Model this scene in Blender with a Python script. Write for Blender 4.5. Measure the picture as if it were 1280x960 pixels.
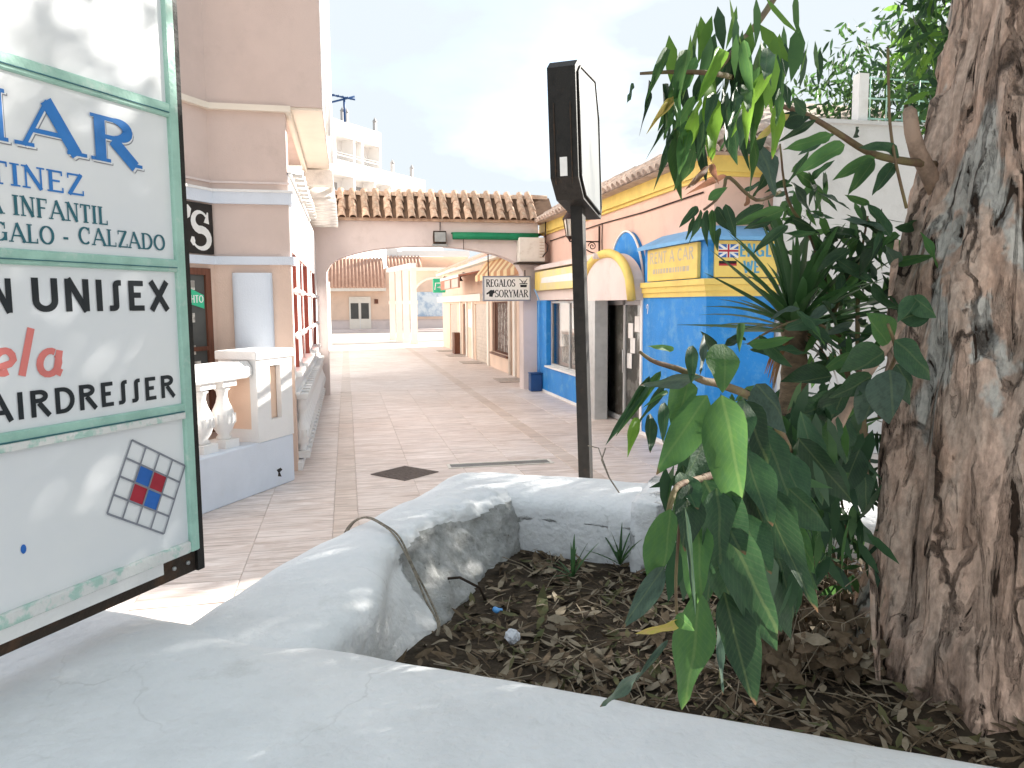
import bpy, math, random
from mathutils import Vector, Matrix, noise
R = math.radians
random.seed(7)
for o in list(bpy.data.objects): bpy.data.objects.remove(o)
S = bpy.context.scene
COL = S.collection

# ------------------------------------------------------------------ camera
YAW, PIT, ROL, H = R(12.1), R(-5.95), R(0.4), 2.1
cam_data = bpy.data.cameras.new('camera'); cam = bpy.data.objects.new('camera', cam_data); COL.objects.link(cam)
F_ = Vector((math.sin(YAW)*math.cos(PIT), math.cos(YAW)*math.cos(PIT), math.sin(PIT)))
R0 = Vector((math.cos(YAW), -math.sin(YAW), 0)); U0 = R0.cross(F_)
RR = math.cos(ROL)*R0 - math.sin(ROL)*U0; UP = math.cos(ROL)*U0 + math.sin(ROL)*R0
m = Matrix.Identity(4)
for i in range(3):
    m[i][0] = RR[i]; m[i][1] = UP[i]; m[i][2] = -F_[i]
m.translation = (0, 0, H)
cam.matrix_world = m
cam_data.sensor_width = 36; cam_data.lens = 36*960/1280; cam_data.clip_start = 0.05; cam_data.clip_end = 2000
S.camera = cam
S.cycles.max_bounces = 7; S.cycles.transparent_max_bounces = 6
S.render.resolution_x = 1024; S.render.resolution_y = 768

# ------------------------------------------------------------------ sky and sun
SUN_AZ = (0.93, 0.36)            # horizontal direction towards the sun: right of the alley, slightly ahead
SUN_EL = R(27)
wd = bpy.data.worlds.new('World'); S.world = wd; wd.use_nodes = True
nt = wd.node_tree; nt.nodes.clear()
out = nt.nodes.new('ShaderNodeOutputWorld'); bg = nt.nodes.new('ShaderNodeBackground')
sky = nt.nodes.new('ShaderNodeTexSky'); sky.sky_type = 'NISHITA'; sky.sun_disc = False
sky.sun_elevation = SUN_EL; sky.sun_rotation = math.atan2(SUN_AZ[0], SUN_AZ[1]); sky.air_density = 1.0; sky.dust_density = 2.0; sky.ozone_density = 1.0
tc = nt.nodes.new('ShaderNodeTexCoord'); mp = nt.nodes.new('ShaderNodeMapping'); mp.inputs['Scale'].default_value = (1.0, 1.0, 2.2); mp.inputs['Location'].default_value = (0.35, 0.1, 0.0)
nz = nt.nodes.new('ShaderNodeTexNoise'); nz.inputs['Scale'].default_value = 2.3; nz.inputs['Detail'].default_value = 6; nz.inputs['Roughness'].default_value = 0.5
cr = nt.nodes.new('ShaderNodeValToRGB'); cr.color_ramp.elements[0].position = 0.32; cr.color_ramp.elements[1].position = 0.47
mx = nt.nodes.new('ShaderNodeMix'); mx.data_type = 'RGBA'
mx.inputs['B'].default_value = (2.28, 2.49, 2.63, 1)          # thin bright cloud sheet
nt.links.new(tc.outputs['Generated'], mp.inputs['Vector']); nt.links.new(mp.outputs['Vector'], nz.inputs['Vector'])
nt.links.new(nz.outputs['Fac'], cr.inputs['Fac']); nt.links.new(cr.outputs['Color'], mx.inputs['Factor'])
nt.links.new(sky.outputs['Color'], mx.inputs['A']); nt.links.new(mx.outputs['Result'], bg.inputs['Color'])
bg.inputs['Strength'].default_value = 0.10
nt.links.new(bg.outputs['Background'], out.inputs['Surface'])
sd = bpy.data.lights.new('sun', 'SUN'); sd.energy = 4.4; sd.angle = R(0.6); sd.color = (1, 0.95, 0.87)
sun = bpy.data.objects.new('sun', sd); COL.objects.link(sun)
sdir = Vector((SUN_AZ[0]*math.cos(SUN_EL), SUN_AZ[1]*math.cos(SUN_EL), math.sin(SUN_EL))).normalized()
sun.rotation_euler = sdir.to_track_quat('Z', 'Y').to_euler()
S.view_settings.view_transform = 'Standard'; S.view_settings.look = 'None'; S.view_settings.gamma = 1; S.view_settings.use_curve_mapping = False
S.view_settings.exposure = 1.93

# ------------------------------------------------------------------ helpers
AU = R(32.6)
UX, UY, VX, VY = math.sin(AU), math.cos(AU), math.cos(AU), -math.sin(AU)
def uvp(u, v, z=0): return Vector((u*UX + v*VX, u*UY + v*VY, z))
def at(px, py, d):                       # point seen at a photo pixel, d metres ahead of the camera
    return Vector((0, 0, H)) + d*(F_ + RR*((px-640)/960) - UP*((py-480)/960))

def tag(o, label=None, cat=None, group=None, kind=None):
    if label: o['label'] = label
    if cat: o['category'] = cat
    if group: o['group'] = group
    if kind: o['kind'] = kind
    return o
def empty(name, loc=(0, 0, 0), rz=0):
    o = bpy.data.objects.new(name, None); COL.objects.link(o); o.location = loc; o.rotation_euler = (0, 0, rz); o.empty_display_size = 0.1
    return o
def link(name, me, parent=None, loc=None, rot=None, scale=None):
    o = bpy.data.objects.new(name, me); COL.objects.link(o)
    if parent: o.parent = parent
    if loc is not None: o.location = loc
    if rot is not None: o.rotation_euler = rot
    if scale is not None: o.scale = scale
    return o

class MB:
    def __init__(s): s.v = []; s.f = []; s.m = []; s.mi = 0; s.sm = []; s.smooth = False
    def add(s, vs, fs):
        b = len(s.v); s.v += [tuple(p) for p in vs]
        for f in fs: s.f.append([b+i for i in f]); s.m.append(s.mi); s.sm.append(s.smooth)
    def box(s, x0, x1, y0, y1, z0, z1, M=None):
        vs = [Vector(p) for p in ((x0,y0,z0),(x1,y0,z0),(x1,y1,z0),(x0,y1,z0),(x0,y0,z1),(x1,y0,z1),(x1,y1,z1),(x0,y1,z1))]
        if M: vs = [M @ p for p in vs]
        s.add(vs, [(3,2,1,0),(4,5,6,7),(0,1,5,4),(1,2,6,5),(2,3,7,6),(3,0,4,7)]); return s
    def bbox(s, x0, x1, y0, y1, z0, z1, b=0.008, M=None):      # box with chamfered top and bottom rims and corners
        b = min(b, (x1-x0)*.45, (y1-y0)*.45, (z1-z0)*.45)
        def ring(i, z):
            return [(x0+i+b,y0+i,z),(x1-i-b,y0+i,z),(x1-i,y0+i+b,z),(x1-i,y1-i-b,z),(x1-i-b,y1-i,z),(x0+i+b,y1-i,z),(x0+i,y1-i-b,z),(x0+i,y0+i+b,z)]
        vs = [Vector(p) for p in ring(b*.9, z0)+ring(0, z0+b)+ring(0, z1-b)+ring(b*.9, z1)]
        if M: vs = [M @ p for p in vs]
        fs = [tuple(range(7,-1,-1)), tuple(range(24,32))]
        for r in range(3):
            for k in range(8):
                a = r*8+k; c = r*8+(k+1) % 8; fs.append((a, c, c+8, a+8))
        s.add(vs, fs); return s
    def prism(s, pts, y0, y1, axis='y', M=None):               # 2D outline extruded along an axis
        n = len(pts)
        def P(a, b, c):
            return Vector((a, c, b)) if axis == 'y' else (Vector((c, a, b)) if axis == 'x' else Vector((a, b, c)))
        vs = [P(a, b, y0) for a, b in pts]+[P(a, b, y1) for a, b in pts]
        if M: vs = [M @ p for p in vs]
        fs = [tuple(range(n)), tuple(range(2*n-1, n-1, -1))]
        for i in range(n):
            j = (i+1) % n; fs.append((j, i, n+i, n+j))
        s.add(vs, fs); return s
    def tube(s, pts, rad, n=8, cap=True):
        pts = [Vector(p) for p in pts]
        if not hasattr(rad, '__len__'): rad = [rad]*len(pts)
        rings = []; prev = None
        for i, p in enumerate(pts):
            t = (pts[min(i+1, len(pts)-1)]-pts[max(i-1, 0)]).normalized()
            if prev is None:
                a = t.orthogonal().normalized()
            else:
                a = (prev-t*prev.dot(t)); a = a.normalized() if a.length > 1e-6 else t.orthogonal().normalized()
            prev = a; b = t.cross(a)
            rings.append([p+(a*math.cos(2*math.pi*k/n)+b*math.sin(2*math.pi*k/n))*rad[i] for k in range(n)])
        vs = [q for r in rings for q in r]; fs = []
        for i in range(len(pts)-1):
            for k in range(n):
                fs.append((i*n+k, i*n+(k+1) % n, (i+1)*n+(k+1) % n, (i+1)*n+k))
        if cap: fs.append(tuple(range(n-1, -1, -1))); fs.append(tuple(range((len(pts)-1)*n, len(pts)*n)))
        sm = s.smooth; s.smooth = True; s.add(vs, fs); s.smooth = sm; return s
    def lathe(s, prof, n=16, c=(0, 0, 0), a0=0, a1=2*math.pi):
        full = abs(a1-a0-2*math.pi) < 1e-6; k = n if full else n+1
        vs = [(c[0]+r*math.cos(a0+(a1-a0)*j/n), c[1]+r*math.sin(a0+(a1-a0)*j/n), c[2]+z) for r, z in prof for j in range(k)]
        fs = []
        for i in range(len(prof)-1):
            for j in range(n):
                j2 = (j+1) % k; fs.append((i*k+j, i*k+j2, (i+1)*k+j2, (i+1)*k+j))
        sm = s.smooth; s.smooth = True; s.add(vs, fs); s.smooth = sm
        s.add([(vs[j]) for j in range(k)], [tuple(range(k-1, -1, -1))]); s.add([vs[(len(prof)-1)*k+j] for j in range(k)], [tuple(range(k))])
        return s
    def quad(s, a, b, c, d): s.add([a, b, c, d], [(0, 1, 2, 3)]); return s
    def mesh(s, name, mats):
        me = bpy.data.meshes.new(name); me.from_pydata(s.v, [], s.f)
        for q in (mats if isinstance(mats, (list, tuple)) else [mats]): me.materials.append(MAT[q])
        me.polygons.foreach_set('material_index', s.m); me.polygons.foreach_set('use_smooth', s.sm); me.update(); return me
    def build(s, name, mats, parent=None, loc=None, rot=None): return link(name, s.mesh(name, mats), parent, loc, rot)

# ------------------------------------------------------------------ materials
MAT = {}
def nd(n, t, **k):
    x = n.nodes.new(t)
    for a, b in k.items(): setattr(x, a, b)
    return x
def mat(name, col, rough=0.7, var=0.12, scale=3.0, col2=None, thr=(0.45, 0.7), bump=0.0, bscale=40, metal=0, stretch=(1, 1, 1), rnd=0.0, spec=0.3, detail=6, dirt=None, dirt_scale=2.0, dirt_thr=(0.55, 0.75), trans=0.0, coat=0.0, bdist=0.02, coords='Object'):
    m = bpy.data.materials.new(name); m.use_nodes = True; n = m.node_tree; b = n.nodes['Principled BSDF']; L = n.links.new
    b.inputs['Roughness'].default_value = rough; b.inputs['Metallic'].default_value = metal; b.inputs['Specular IOR Level'].default_value = spec
    if coat: b.inputs['Coat Weight'].default_value = coat; b.inputs['Coat Roughness'].default_value = 0.08
    if coords == 'World':
        g = nd(n, 'ShaderNodeNewGeometry'); src = g.outputs['Position']
    else:
        g = nd(n, 'ShaderNodeTexCoord'); src = g.outputs['Object']
    mpn = nd(n, 'ShaderNodeMapping'); mpn.inputs['Scale'].default_value = stretch; L(src, mpn.inputs['Vector'])
    nzn = nd(n, 'ShaderNodeTexNoise'); nzn.inputs['Scale'].default_value = scale; nzn.inputs['Detail'].default_value = detail; nzn.inputs['Roughness'].default_value = 0.62
    L(mpn.outputs['Vector'], nzn.inputs['Vector'])
    rp = nd(n, 'ShaderNodeValToRGB'); rp.color_ramp.elements[0].position = thr[0]; rp.color_ramp.elements[1].position = thr[1]
    c1 = tuple(col)+(1,); c2 = tuple(col2)+(1,) if col2 else tuple(max(0, x*(1-var*2)) for x in col)+(1,)
    rp.color_ramp.elements[0].color = c1; rp.color_ramp.elements[1].color = c2
    L(nzn.outputs['Fac'], rp.inputs['Fac']); cur = rp.outputs['Color']
    if dirt:
        dn = nd(n, 'ShaderNodeTexNoise'); dn.inputs['Scale'].default_value = dirt_scale; dn.inputs['Detail'].default_value = 9; dn.inputs['Roughness'].default_value = 0.7
        L(src, dn.inputs['Vector']); dr = nd(n, 'ShaderNodeValToRGB'); dr.color_ramp.elements[0].position = dirt_thr[0]; dr.color_ramp.elements[1].position = dirt_thr[1]
        L(dn.outputs['Fac'], dr.inputs['Fac']); dm = nd(n, 'ShaderNodeMix', data_type='RGBA'); dm.inputs['B'].default_value = tuple(dirt)+(1,)
        L(dr.outputs['Color'], dm.inputs['Factor']); L(cur, dm.inputs['A']); cur = dm.outputs['Result']
    if rnd:
        oi = nd(n, 'ShaderNodeObjectInfo'); mr = nd(n, 'ShaderNodeMapRange'); mr.inputs['To Min'].default_value = 1-rnd; mr.inputs['To Max'].default_value = 1+rnd
        L(oi.outputs['Random'], mr.inputs['Value']); hs = nd(n, 'ShaderNodeHueSaturation'); L(mr.outputs['Result'], hs.inputs['Value']); L(cur, hs.inputs['Color']); cur = hs.outputs['Color']
    if name.startswith('leaf'):          # pale midrib down the middle of the blade
        sp_ = nd(n, 'ShaderNodeSeparateXYZ'); L(g.outputs['Object'], sp_.inputs[0]); ab = nd(n, 'ShaderNodeMath', operation='ABSOLUTE'); L(sp_.outputs['X'], ab.inputs[0])
        mr_ = nd(n, 'ShaderNodeMapRange'); mr_.inputs['From Min'].default_value = .014; mr_.inputs['From Max'].default_value = .04; mr_.inputs['To Min'].default_value = .13; mr_.inputs['To Max'].default_value = 0; L(ab.outputs[0], mr_.inputs['Value'])
        mx_ = nd(n, 'ShaderNodeMix', data_type='RGBA'); L(mr_.outputs['Result'], mx_.inputs['Factor']); L(cur, mx_.inputs['A']); mx_.inputs['B'].default_value = (.22, .28, .10, 1); cur = mx_.outputs['Result']
        va = nd(n, 'ShaderNodeMath', operation='MULTIPLY_ADD'); L(ab.outputs[0], va.inputs[0]); va.inputs[1].default_value = -.45; L(sp_.outputs['Y'], va.inputs[2]); vs_ = nd(n, 'ShaderNodeMath', operation='MULTIPLY'); L(va.outputs[0], vs_.inputs[0]); vs_.inputs[1].default_value = 95; vsn = nd(n, 'ShaderNodeMath', operation='SINE'); L(vs_.outputs[0], vsn.inputs[0])
        vr = nd(n, 'ShaderNodeMapRange'); vr.inputs['From Min'].default_value = .55; vr.inputs['From Max'].default_value = 1; vr.inputs['To Max'].default_value = .035; L(vsn.outputs[0], vr.inputs['Value']); mv = nd(n, 'ShaderNodeMix', data_type='RGBA'); L(vr.outputs['Result'], mv.inputs['Factor']); L(cur, mv.inputs['A']); mv.inputs['B'].default_value = (.20, .28, .10, 1); cur = mv.outputs['Result']
        tn = nd(n, 'ShaderNodeTexNoise'); tn.inputs['Scale'].default_value = 5; L(g.outputs['Object'], tn.inputs['Vector']); ta = nd(n, 'ShaderNodeMath', operation='MULTIPLY_ADD'); L(tn.outputs['Fac'], ta.inputs[0]); ta.inputs[1].default_value = .5; L(sp_.outputs['Y'], ta.inputs[2])
        tr_ = nd(n, 'ShaderNodeMapRange'); tr_.inputs['From Min'].default_value = 1.20; tr_.inputs['From Max'].default_value = 1.30; tr_.inputs['To Max'].default_value = .85; L(ta.outputs[0], tr_.inputs['Value'])
        my_ = nd(n, 'ShaderNodeMix', data_type='RGBA'); L(tr_.outputs['Result'], my_.inputs['Factor']); L(cur, my_.inputs['A']); my_.inputs['B'].default_value = (.16, .10, .05, 1); cur = my_.outputs['Result']
    L(cur, b.inputs['Base Color'])
    if trans:
        tr = nd(n, 'ShaderNodeBsdfTranslucent'); ms = nd(n, 'ShaderNodeMixShader'); ms.inputs['Fac'].default_value = trans
        hs2 = nd(n, 'ShaderNodeHueSaturation'); hs2.inputs['Value'].default_value = 2.2; hs2.inputs['Hue'].default_value = 0.475; L(cur, hs2.inputs['Color']); L(hs2.outputs['Color'], tr.inputs['Color'])
        o_ = [q for q in n.nodes if q.type == 'OUTPUT_MATERIAL'][0]; L(b.outputs['BSDF'], ms.inputs[1]); L(tr.outputs['BSDF'], ms.inputs[2]); L(ms.outputs['Shader'], o_.inputs['Surface'])
    if bump:
        bn = nd(n, 'ShaderNodeTexNoise'); bn.inputs['Scale'].default_value = bscale; bn.inputs['Detail'].default_value = 8; L(mpn.outputs['Vector'], bn.inputs['Vector'])
        bp = nd(n, 'ShaderNodeBump'); bp.inputs['Strength'].default_value = bump; bp.inputs['Distance'].default_value = bdist; L(bn.outputs['Fac'], bp.inputs['Height']); L(bp.outputs['Normal'], b.inputs['Normal'])
    MAT[name] = m; return m

mat('white', (.80, .79, .78), .8, .05, 1.5, bump=.25, bscale=60, dirt=(.55, .52, .49), dirt_scale=1.1, dirt_thr=(.60, .85))
mat('planter', (.80, .805, .82), .8, .06, 3, bump=.55, bscale=28, dirt=(.60, .60, .59), dirt_scale=2.6, dirt_thr=(.60, .78), coords='World')
def planter_mat():
    m_ = MAT['planter']; n = m_.node_tree; L = n.links.new; b = n.nodes['Principled BSDF']
    old = b.inputs['Base Color'].links[0].from_socket; oldn = b.inputs['Normal'].links[0].from_socket
    g = nd(n, 'ShaderNodeNewGeometry'); at_ = nd(n, 'ShaderNodeAttribute'); at_.attribute_name = 'worn'
    def nz_(sc, ro=.65): 
        x = nd(n, 'ShaderNodeTexNoise'); x.inputs['Scale'].default_value = sc; x.inputs['Detail'].default_value = 9; x.inputs['Roughness'].default_value = ro; L(g.outputs['Position'], x.inputs['Vector']); return x.outputs['Fac']
    def ramp(f, a, c, ca, cc):
        r_ = nd(n, 'ShaderNodeValToRGB'); e = r_.color_ramp.elements; e[0].position, e[1].position = a, c; e[0].color = tuple(ca)+(1,); e[1].color = tuple(cc)+(1,); L(f, r_.inputs['Fac']); return r_.outputs['Color']
    k = nd(n, 'ShaderNodeMath', operation='MULTIPLY_ADD'); L(at_.outputs['Fac'], k.inputs[0]); k.inputs[1].default_value = 1.0; sb_ = nd(n, 'ShaderNodeMath', operation='SUBTRACT'); L(nz_(7), sb_.inputs[0]); sb_.inputs[1].default_value = .5; L(sb_.outputs[0], k.inputs[2])
    msk = ramp(k.outputs[0], .50, .62, (0, 0, 0), (1, 1, 1))
    c1 = ramp(nz_(22, .7), .36, .70, (.66, .66, .66), (.40, .40, .38)); sp = ramp(nz_(38, .75), .60, .68, (0, 0, 0), (1, 1, 1))
    mm = nd(n, 'ShaderNodeMix', data_type='RGBA'); L(sp, mm.inputs['Factor']); L(c1, mm.inputs['A']); mm.inputs['B'].default_value = (.12, .12, .10, 1)
    m2 = nd(n, 'ShaderNodeMix', data_type='RGBA'); L(msk, m2.inputs['Factor']); L(old, m2.inputs['A']); L(mm.outputs['Result'], m2.inputs['B']); L(m2.outputs['Result'], b.inputs['Base Color'])
    vo = nd(n, 'ShaderNodeTexVoronoi', feature='DISTANCE_TO_EDGE'); vo.inputs['Scale'].default_value = 2.3; wn = nd(n, 'ShaderNodeTexNoise'); wn.inputs['Scale'].default_value = 6; wn.inputs['Detail'].default_value = 6; L(g.outputs['Position'], wn.inputs['Vector'])
    wa = nd(n, 'ShaderNodeMix', data_type='RGBA'); wa.inputs['Factor'].default_value = .18; L(g.outputs['Position'], wa.inputs['A']); L(wn.outputs['Color'], wa.inputs['B']); L(wa.outputs['Result'], vo.inputs['Vector'])
    ck = ramp(vo.outputs['Distance'], .003, .010, (1, 1, 1), (0, 0, 0)); cm = ramp(nz_(1.7), .53, .60, (0, 0, 0), (.18, .18, .18)); cx_ = nd(n, 'ShaderNodeMath', operation='MULTIPLY'); L(ck, cx_.inputs[0]); L(cm, cx_.inputs[1])
    m4 = nd(n, 'ShaderNodeMix', data_type='RGBA'); L(cx_.outputs[0], m4.inputs['Factor']); L(m2.outputs['Result'], m4.inputs['A']); m4.inputs['B'].default_value = (.20, .19, .17, 1); L(m4.outputs['Result'], b.inputs['Base Color'])
    h = nd(n, 'ShaderNodeMath', operation='MULTIPLY'); L(nz_(42, .75), h.inputs[0]); L(msk, h.inputs[1]); bp = nd(n, 'ShaderNodeBump'); bp.inputs['Strength'].default_value = .9; bp.inputs['Distance'].default_value = .03; L(h.outputs[0], bp.inputs['Height']); L(oldn, bp.inputs['Normal']); L(bp.outputs['Normal'], b.inputs['Normal'])
planter_mat()
mat('pinkgrey', (.64, .515, .465), .9, .05, 1.2, bump=.2, bscale=70, dirt=(.42, .33, .29), dirt_scale=.9, dirt_thr=(.55, .9))
mat('pink', (.76, .52, .43), .9, .06, 1.0, bump=.2, bscale=70, dirt=(.56, .39, .33), dirt_scale=2.2, dirt_thr=(.52, .8))
mat('peach', (.80, .59, .46), .9, .06, 1.0, bump=.2, bscale=60, dirt=(.6, .42, .33), dirt_scale=.8, dirt_thr=(.55, .9))
mat('archwall', (.72, .62, .59), .9, .06, .9, bump=.25, bscale=50, dirt=(.5, .41, .37), dirt_scale=1.0, dirt_thr=(.55, .85))
mat('peachgrey', (.70, .53, .44), .9, .06, 1.0, bump=.2, bscale=60, dirt=(.58, .44, .37), dirt_scale=1.6, dirt_thr=(.52, .85))
mat('wallshade', (.60, .60, .60), .85, .06, 1.2, bump=.3, bscale=40, dirt=(.45, .44, .42), dirt_scale=1.6, dirt_thr=(.5, .8))  # white wall with its shade put into the base grey, plus stains
mat('cream', (.80, .74, .66), .85, .05, 1.0, bump=.15, bscale=50)
mat('shadewhite', (.66, .71, .79), .8, .04, 1.5, bump=.2, bscale=60, dirt=(.56, .58, .61), dirt_scale=1.3, dirt_thr=(.58, .85))  # white paint, with the blue of open shade put into the colour
mat('soffit', (.80, .72, .62), .85, .05, 1.0)
mat('blue', (.02, .24, .66), .6, .1, 1.2, bump=.3, bscale=60, dirt=(.13, .36, .63), dirt_scale=3.4, dirt_thr=(.50, .72))
mat('bluelight', (.18, .42, .72), .6, .1, 2)
mat('navy', (.02, .07, .20), .5, .1, 4)
mat('yellow', (.80, .60, .17), .6, .08, 2, dirt=(.62, .46, .14), dirt_scale=3, dirt_thr=(.5, .8))
mat('yellowpale', (.80, .66, .26), .5, .08, 2, dirt=(.72, .62, .40), dirt_scale=2, dirt_thr=(.45, .7))
mat('tiledark', (.16, .095, .06), .95, .2, 6)
mat('tile', (.64, .46, .34), .9, .2, 6, col2=(.36, .22, .15), thr=(.38, .72), bump=.5, bscale=50, rnd=.28, dirt=(.62, .52, .40), dirt_scale=9, dirt_thr=(.52, .72))
mat('tilepale', (.62, .50, .42), .9, .2, 6, col2=(.40, .30, .25), thr=(.38, .72), bump=.5, bscale=50, rnd=.25, dirt=(.25, .19, .15), dirt_scale=9, dirt_thr=(.58, .72))
mat('tilewhite', (.78, .74, .70), .85, .1, 6, bump=.3, bscale=40)
mat('tilefar', (.74, .47, .35), .9, .2, 3, col2=(.60, .36, .26), thr=(.4, .7))
mat('dark', (.016, .014, .012), .55, .3, 12, bump=.15, bscale=90, dirt=(.045, .026, .016), dirt_scale=7, dirt_thr=(.60, .75), spec=.3)
mat('rust', (.035, .024, .017), .7, .3, 14, col2=(.10, .05, .025), thr=(.5, .75), bump=.3, bscale=60)
mat('iron', (.04, .018, .014), .6, .3, 12)
mat('mint', (.37, .60, .51), .45, .1, 10, col2=(.27, .46, .39), thr=(.45, .75), bump=.15, bscale=60, dirt=(.55, .66, .60), dirt_scale=14, dirt_thr=(.55, .7))
mat('mintworn', (.42, .60, .53), .6, .2, 18, col2=(.72, .72, .70), thr=(.42, .52), bump=.5, bscale=40, dirt=(.33, .28, .2), dirt_scale=22, dirt_thr=(.66, .72))
mat('board', (.80, .81, .82), .32, .02, 1.2, col2=(.70, .73, .78), thr=(.4, .75), bump=.03, bscale=5, spec=.5, bdist=.05)
mat('letterblue', (.035, .20, .56), .5, .1, 10)
mat('letterteal', (.03, .14, .18), .5, .1, 10)
mat('letterblack', (.02, .025, .03), .5, .1, 10)
mat('letterred', (.76, .22, .20), .5, .1, 10)
mat('lettergrey', (.25, .26, .30), .5, .1, 10)
mat('squared', (.42, .03, .05), .5, .1, 10)
mat('squareb', (.03, .15, .52), .5, .1, 10)
mat('black', (.022, .018, .016), .6, .2, 8)
mat('letterwhite', (.8, .79, .77), .6, .05, 8)
mat('fadedletter', (.52, .45, .34), .7, .1, 8)
mat('fadedblue', (.10, .34, .55), .6, .1, 8)
mat('brownwood', (.16, .06, .035), .6, .2, 6, stretch=(6, 6, .6))
mat('shutterpink', (.36, .13, .10), .7, .1, 4)
mat('green', (.01, .20, .09), .6, .1, 5)
mat('greensign', (.05, .50, .27), .5, .05, 4)
mat('metal', (.42, .42, .41), .4, .1, 6, metal=.7)
mat('alu', (.50, .51, .51), .45, .08, 5, metal=.3)
mat('plasticwhite', (.72, .68, .62), .5, .05, 5, dirt=(.5, .42, .33), dirt_scale=5)
mat('awning', (.80, .60, .34), .9, .08, 4)
mat('awningdark', (.56, .27, .13), .9, .08, 4)
mat('awningbrown', (.50, .22, .15), .9, .1, 4)
mat('shutter', (.58, .48, .40), .6, .1, 4)
mat('matbeige', (.55, .46, .40), .95, .2, 20)
mat('doorreflection', (.20, .19, .17), .6, .3, 3, col2=(.48, .46, .43), thr=(.5, .6))  # mottled grey painted in place of reflections in the door glass
mat('facegrey', (.21, .225, .235), .35, .1, 2.5, col2=(.12, .135, .15), thr=(.48, .6), stretch=(1, 1, .3), spec=.5)  # streaks put the reflections of the glossy face into the colour
mat('goods', (.30, .28, .25), .7, .3, 7, col2=(.72, .68, .62), thr=(.45, .55), rnd=.2)
mat('poster', (.70, .76, .80), .6, .2, 1.4, col2=(.34, .46, .60), thr=(.45, .62))
mat('concrete', (.42, .38, .35), .9, .1, 1.0, bump=.3, bscale=30, coords='World')
mat('manhole', (.15, .12, .105), .8, .2, 20, bump=.6, bscale=70, metal=.1)
mat('soil', (.06, .043, .028), 1, .3, 12, col2=(.025, .018, .012), thr=(.4, .7), bump=.8, bscale=30)
mat('grout', (.64, .56, .51), .95, .1, 5)
mat('apt', (.80, .78, .76), .8, .04, .2)
mat('aptdark', (.34, .33, .33), .6, .1, .3)
mat('rope', (.28, .24, .19), .9, .3, 60)
mat('cap', (.10, .33, .70), .4, .1, 9)
mat('paper', (.72, .74, .80), .7, .1, 9)
mat('stem', (.13, .08, .055), .8, .3, 14, col2=(.16, .14, .06), thr=(.4, .65), bump=.3, bscale=50)
mat('stemcut', (.34, .24, .18), .8, .3, 14, bump=.3, bscale=50)
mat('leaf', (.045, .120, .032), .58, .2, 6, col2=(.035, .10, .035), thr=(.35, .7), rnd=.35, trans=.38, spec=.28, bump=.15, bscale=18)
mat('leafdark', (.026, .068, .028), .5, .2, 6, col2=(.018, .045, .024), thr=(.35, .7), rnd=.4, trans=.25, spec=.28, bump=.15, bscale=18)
mat('leaflit', (.10, .24, .03), .45, .2, 6, col2=(.08, .19, .03), thr=(.35, .7), rnd=.2, trans=.62)  # lit copy of leaf, glow of the sun behind put into the colour
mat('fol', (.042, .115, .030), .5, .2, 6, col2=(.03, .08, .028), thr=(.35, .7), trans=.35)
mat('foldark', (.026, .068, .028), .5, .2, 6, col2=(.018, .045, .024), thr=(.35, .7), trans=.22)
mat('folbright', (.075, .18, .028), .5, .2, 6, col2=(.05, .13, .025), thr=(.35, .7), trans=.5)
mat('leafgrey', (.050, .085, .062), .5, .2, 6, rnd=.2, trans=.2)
mat('leafbrown', (.26, .13, .07), .7, .2, 8, col2=(.14, .09, .05), thr=(.35, .7), rnd=.3, trans=.25)
mat('leafyellow', (.34, .33, .07), .6, .2, 8, col2=(.40, .28, .12), thr=(.4, .7), trans=.35)
mat('litter', (.15, .108, .072), .9, .3, 30, col2=(.08, .055, .03), thr=(.3, .7))
mat('litterpale', (.29, .245, .185), .9, .3, 30, col2=(.18, .14, .09), thr=(.3, .7))
mat('littergreen', (.085, .10, .045), .9, .3, 30, col2=(.11, .09, .04), thr=(.3, .7))
mat('yucca', (.038, .10, .032), .45, .2, 4, col2=(.03, .085, .03), thr=(.35, .7), rnd=.3, trans=.25, spec=.4)
mat('yuccatrunk', (.17, .12, .075), .9, .3, 9, col2=(.08, .06, .04), thr=(.4, .65), bump=.8, bscale=25, stretch=(1, 1, 3))
mat('hedge', (.05, .11, .03), .6, .3, 3, col2=(.03, .07, .025), thr=(.35, .7), trans=.3)

def glass_mat(name, tint, rough=.06):
    m_ = bpy.data.materials.new(name); m_.use_nodes = True; n = m_.node_tree; L = n.links.new
    o_ = [q for q in n.nodes if q.type == 'OUTPUT_MATERIAL'][0]; n.nodes.remove(n.nodes['Principled BSDF'])
    g = nd(n, 'ShaderNodeBsdfGlossy'); g.inputs['Roughness'].default_value = rough
    t = nd(n, 'ShaderNodeBsdfTransparent'); t.inputs['Color'].default_value = tint
    fr = nd(n, 'ShaderNodeFresnel'); fr.inputs['IOR'].default_value = 1.5
    tx = nd(n, 'ShaderNodeTexCoord'); nn = nd(n, 'ShaderNodeTexNoise'); nn.inputs['Scale'].default_value = 1.5
    L(tx.outputs['Object'], nn.inputs['Vector']); bp = nd(n, 'ShaderNodeBump'); bp.inputs['Strength'].default_value = .05; L(nn.outputs['Fac'], bp.inputs['Height']); L(bp.outputs['Normal'], g.inputs['Normal'])
    ms = nd(n, 'ShaderNodeMixShader'); L(fr.outputs['Fac'], ms.inputs['Fac']); L(t.outputs['BSDF'], ms.inputs[1]); L(g.outputs['BSDF'], ms.inputs[2]); L(ms.outputs['Shader'], o_.inputs['Surface'])
    MAT[name] = m_
glass_mat('glass', (.75, .78, .78, 1))
mat('darkroom', (.09, .09, .085), .8, .1, 3)

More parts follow.
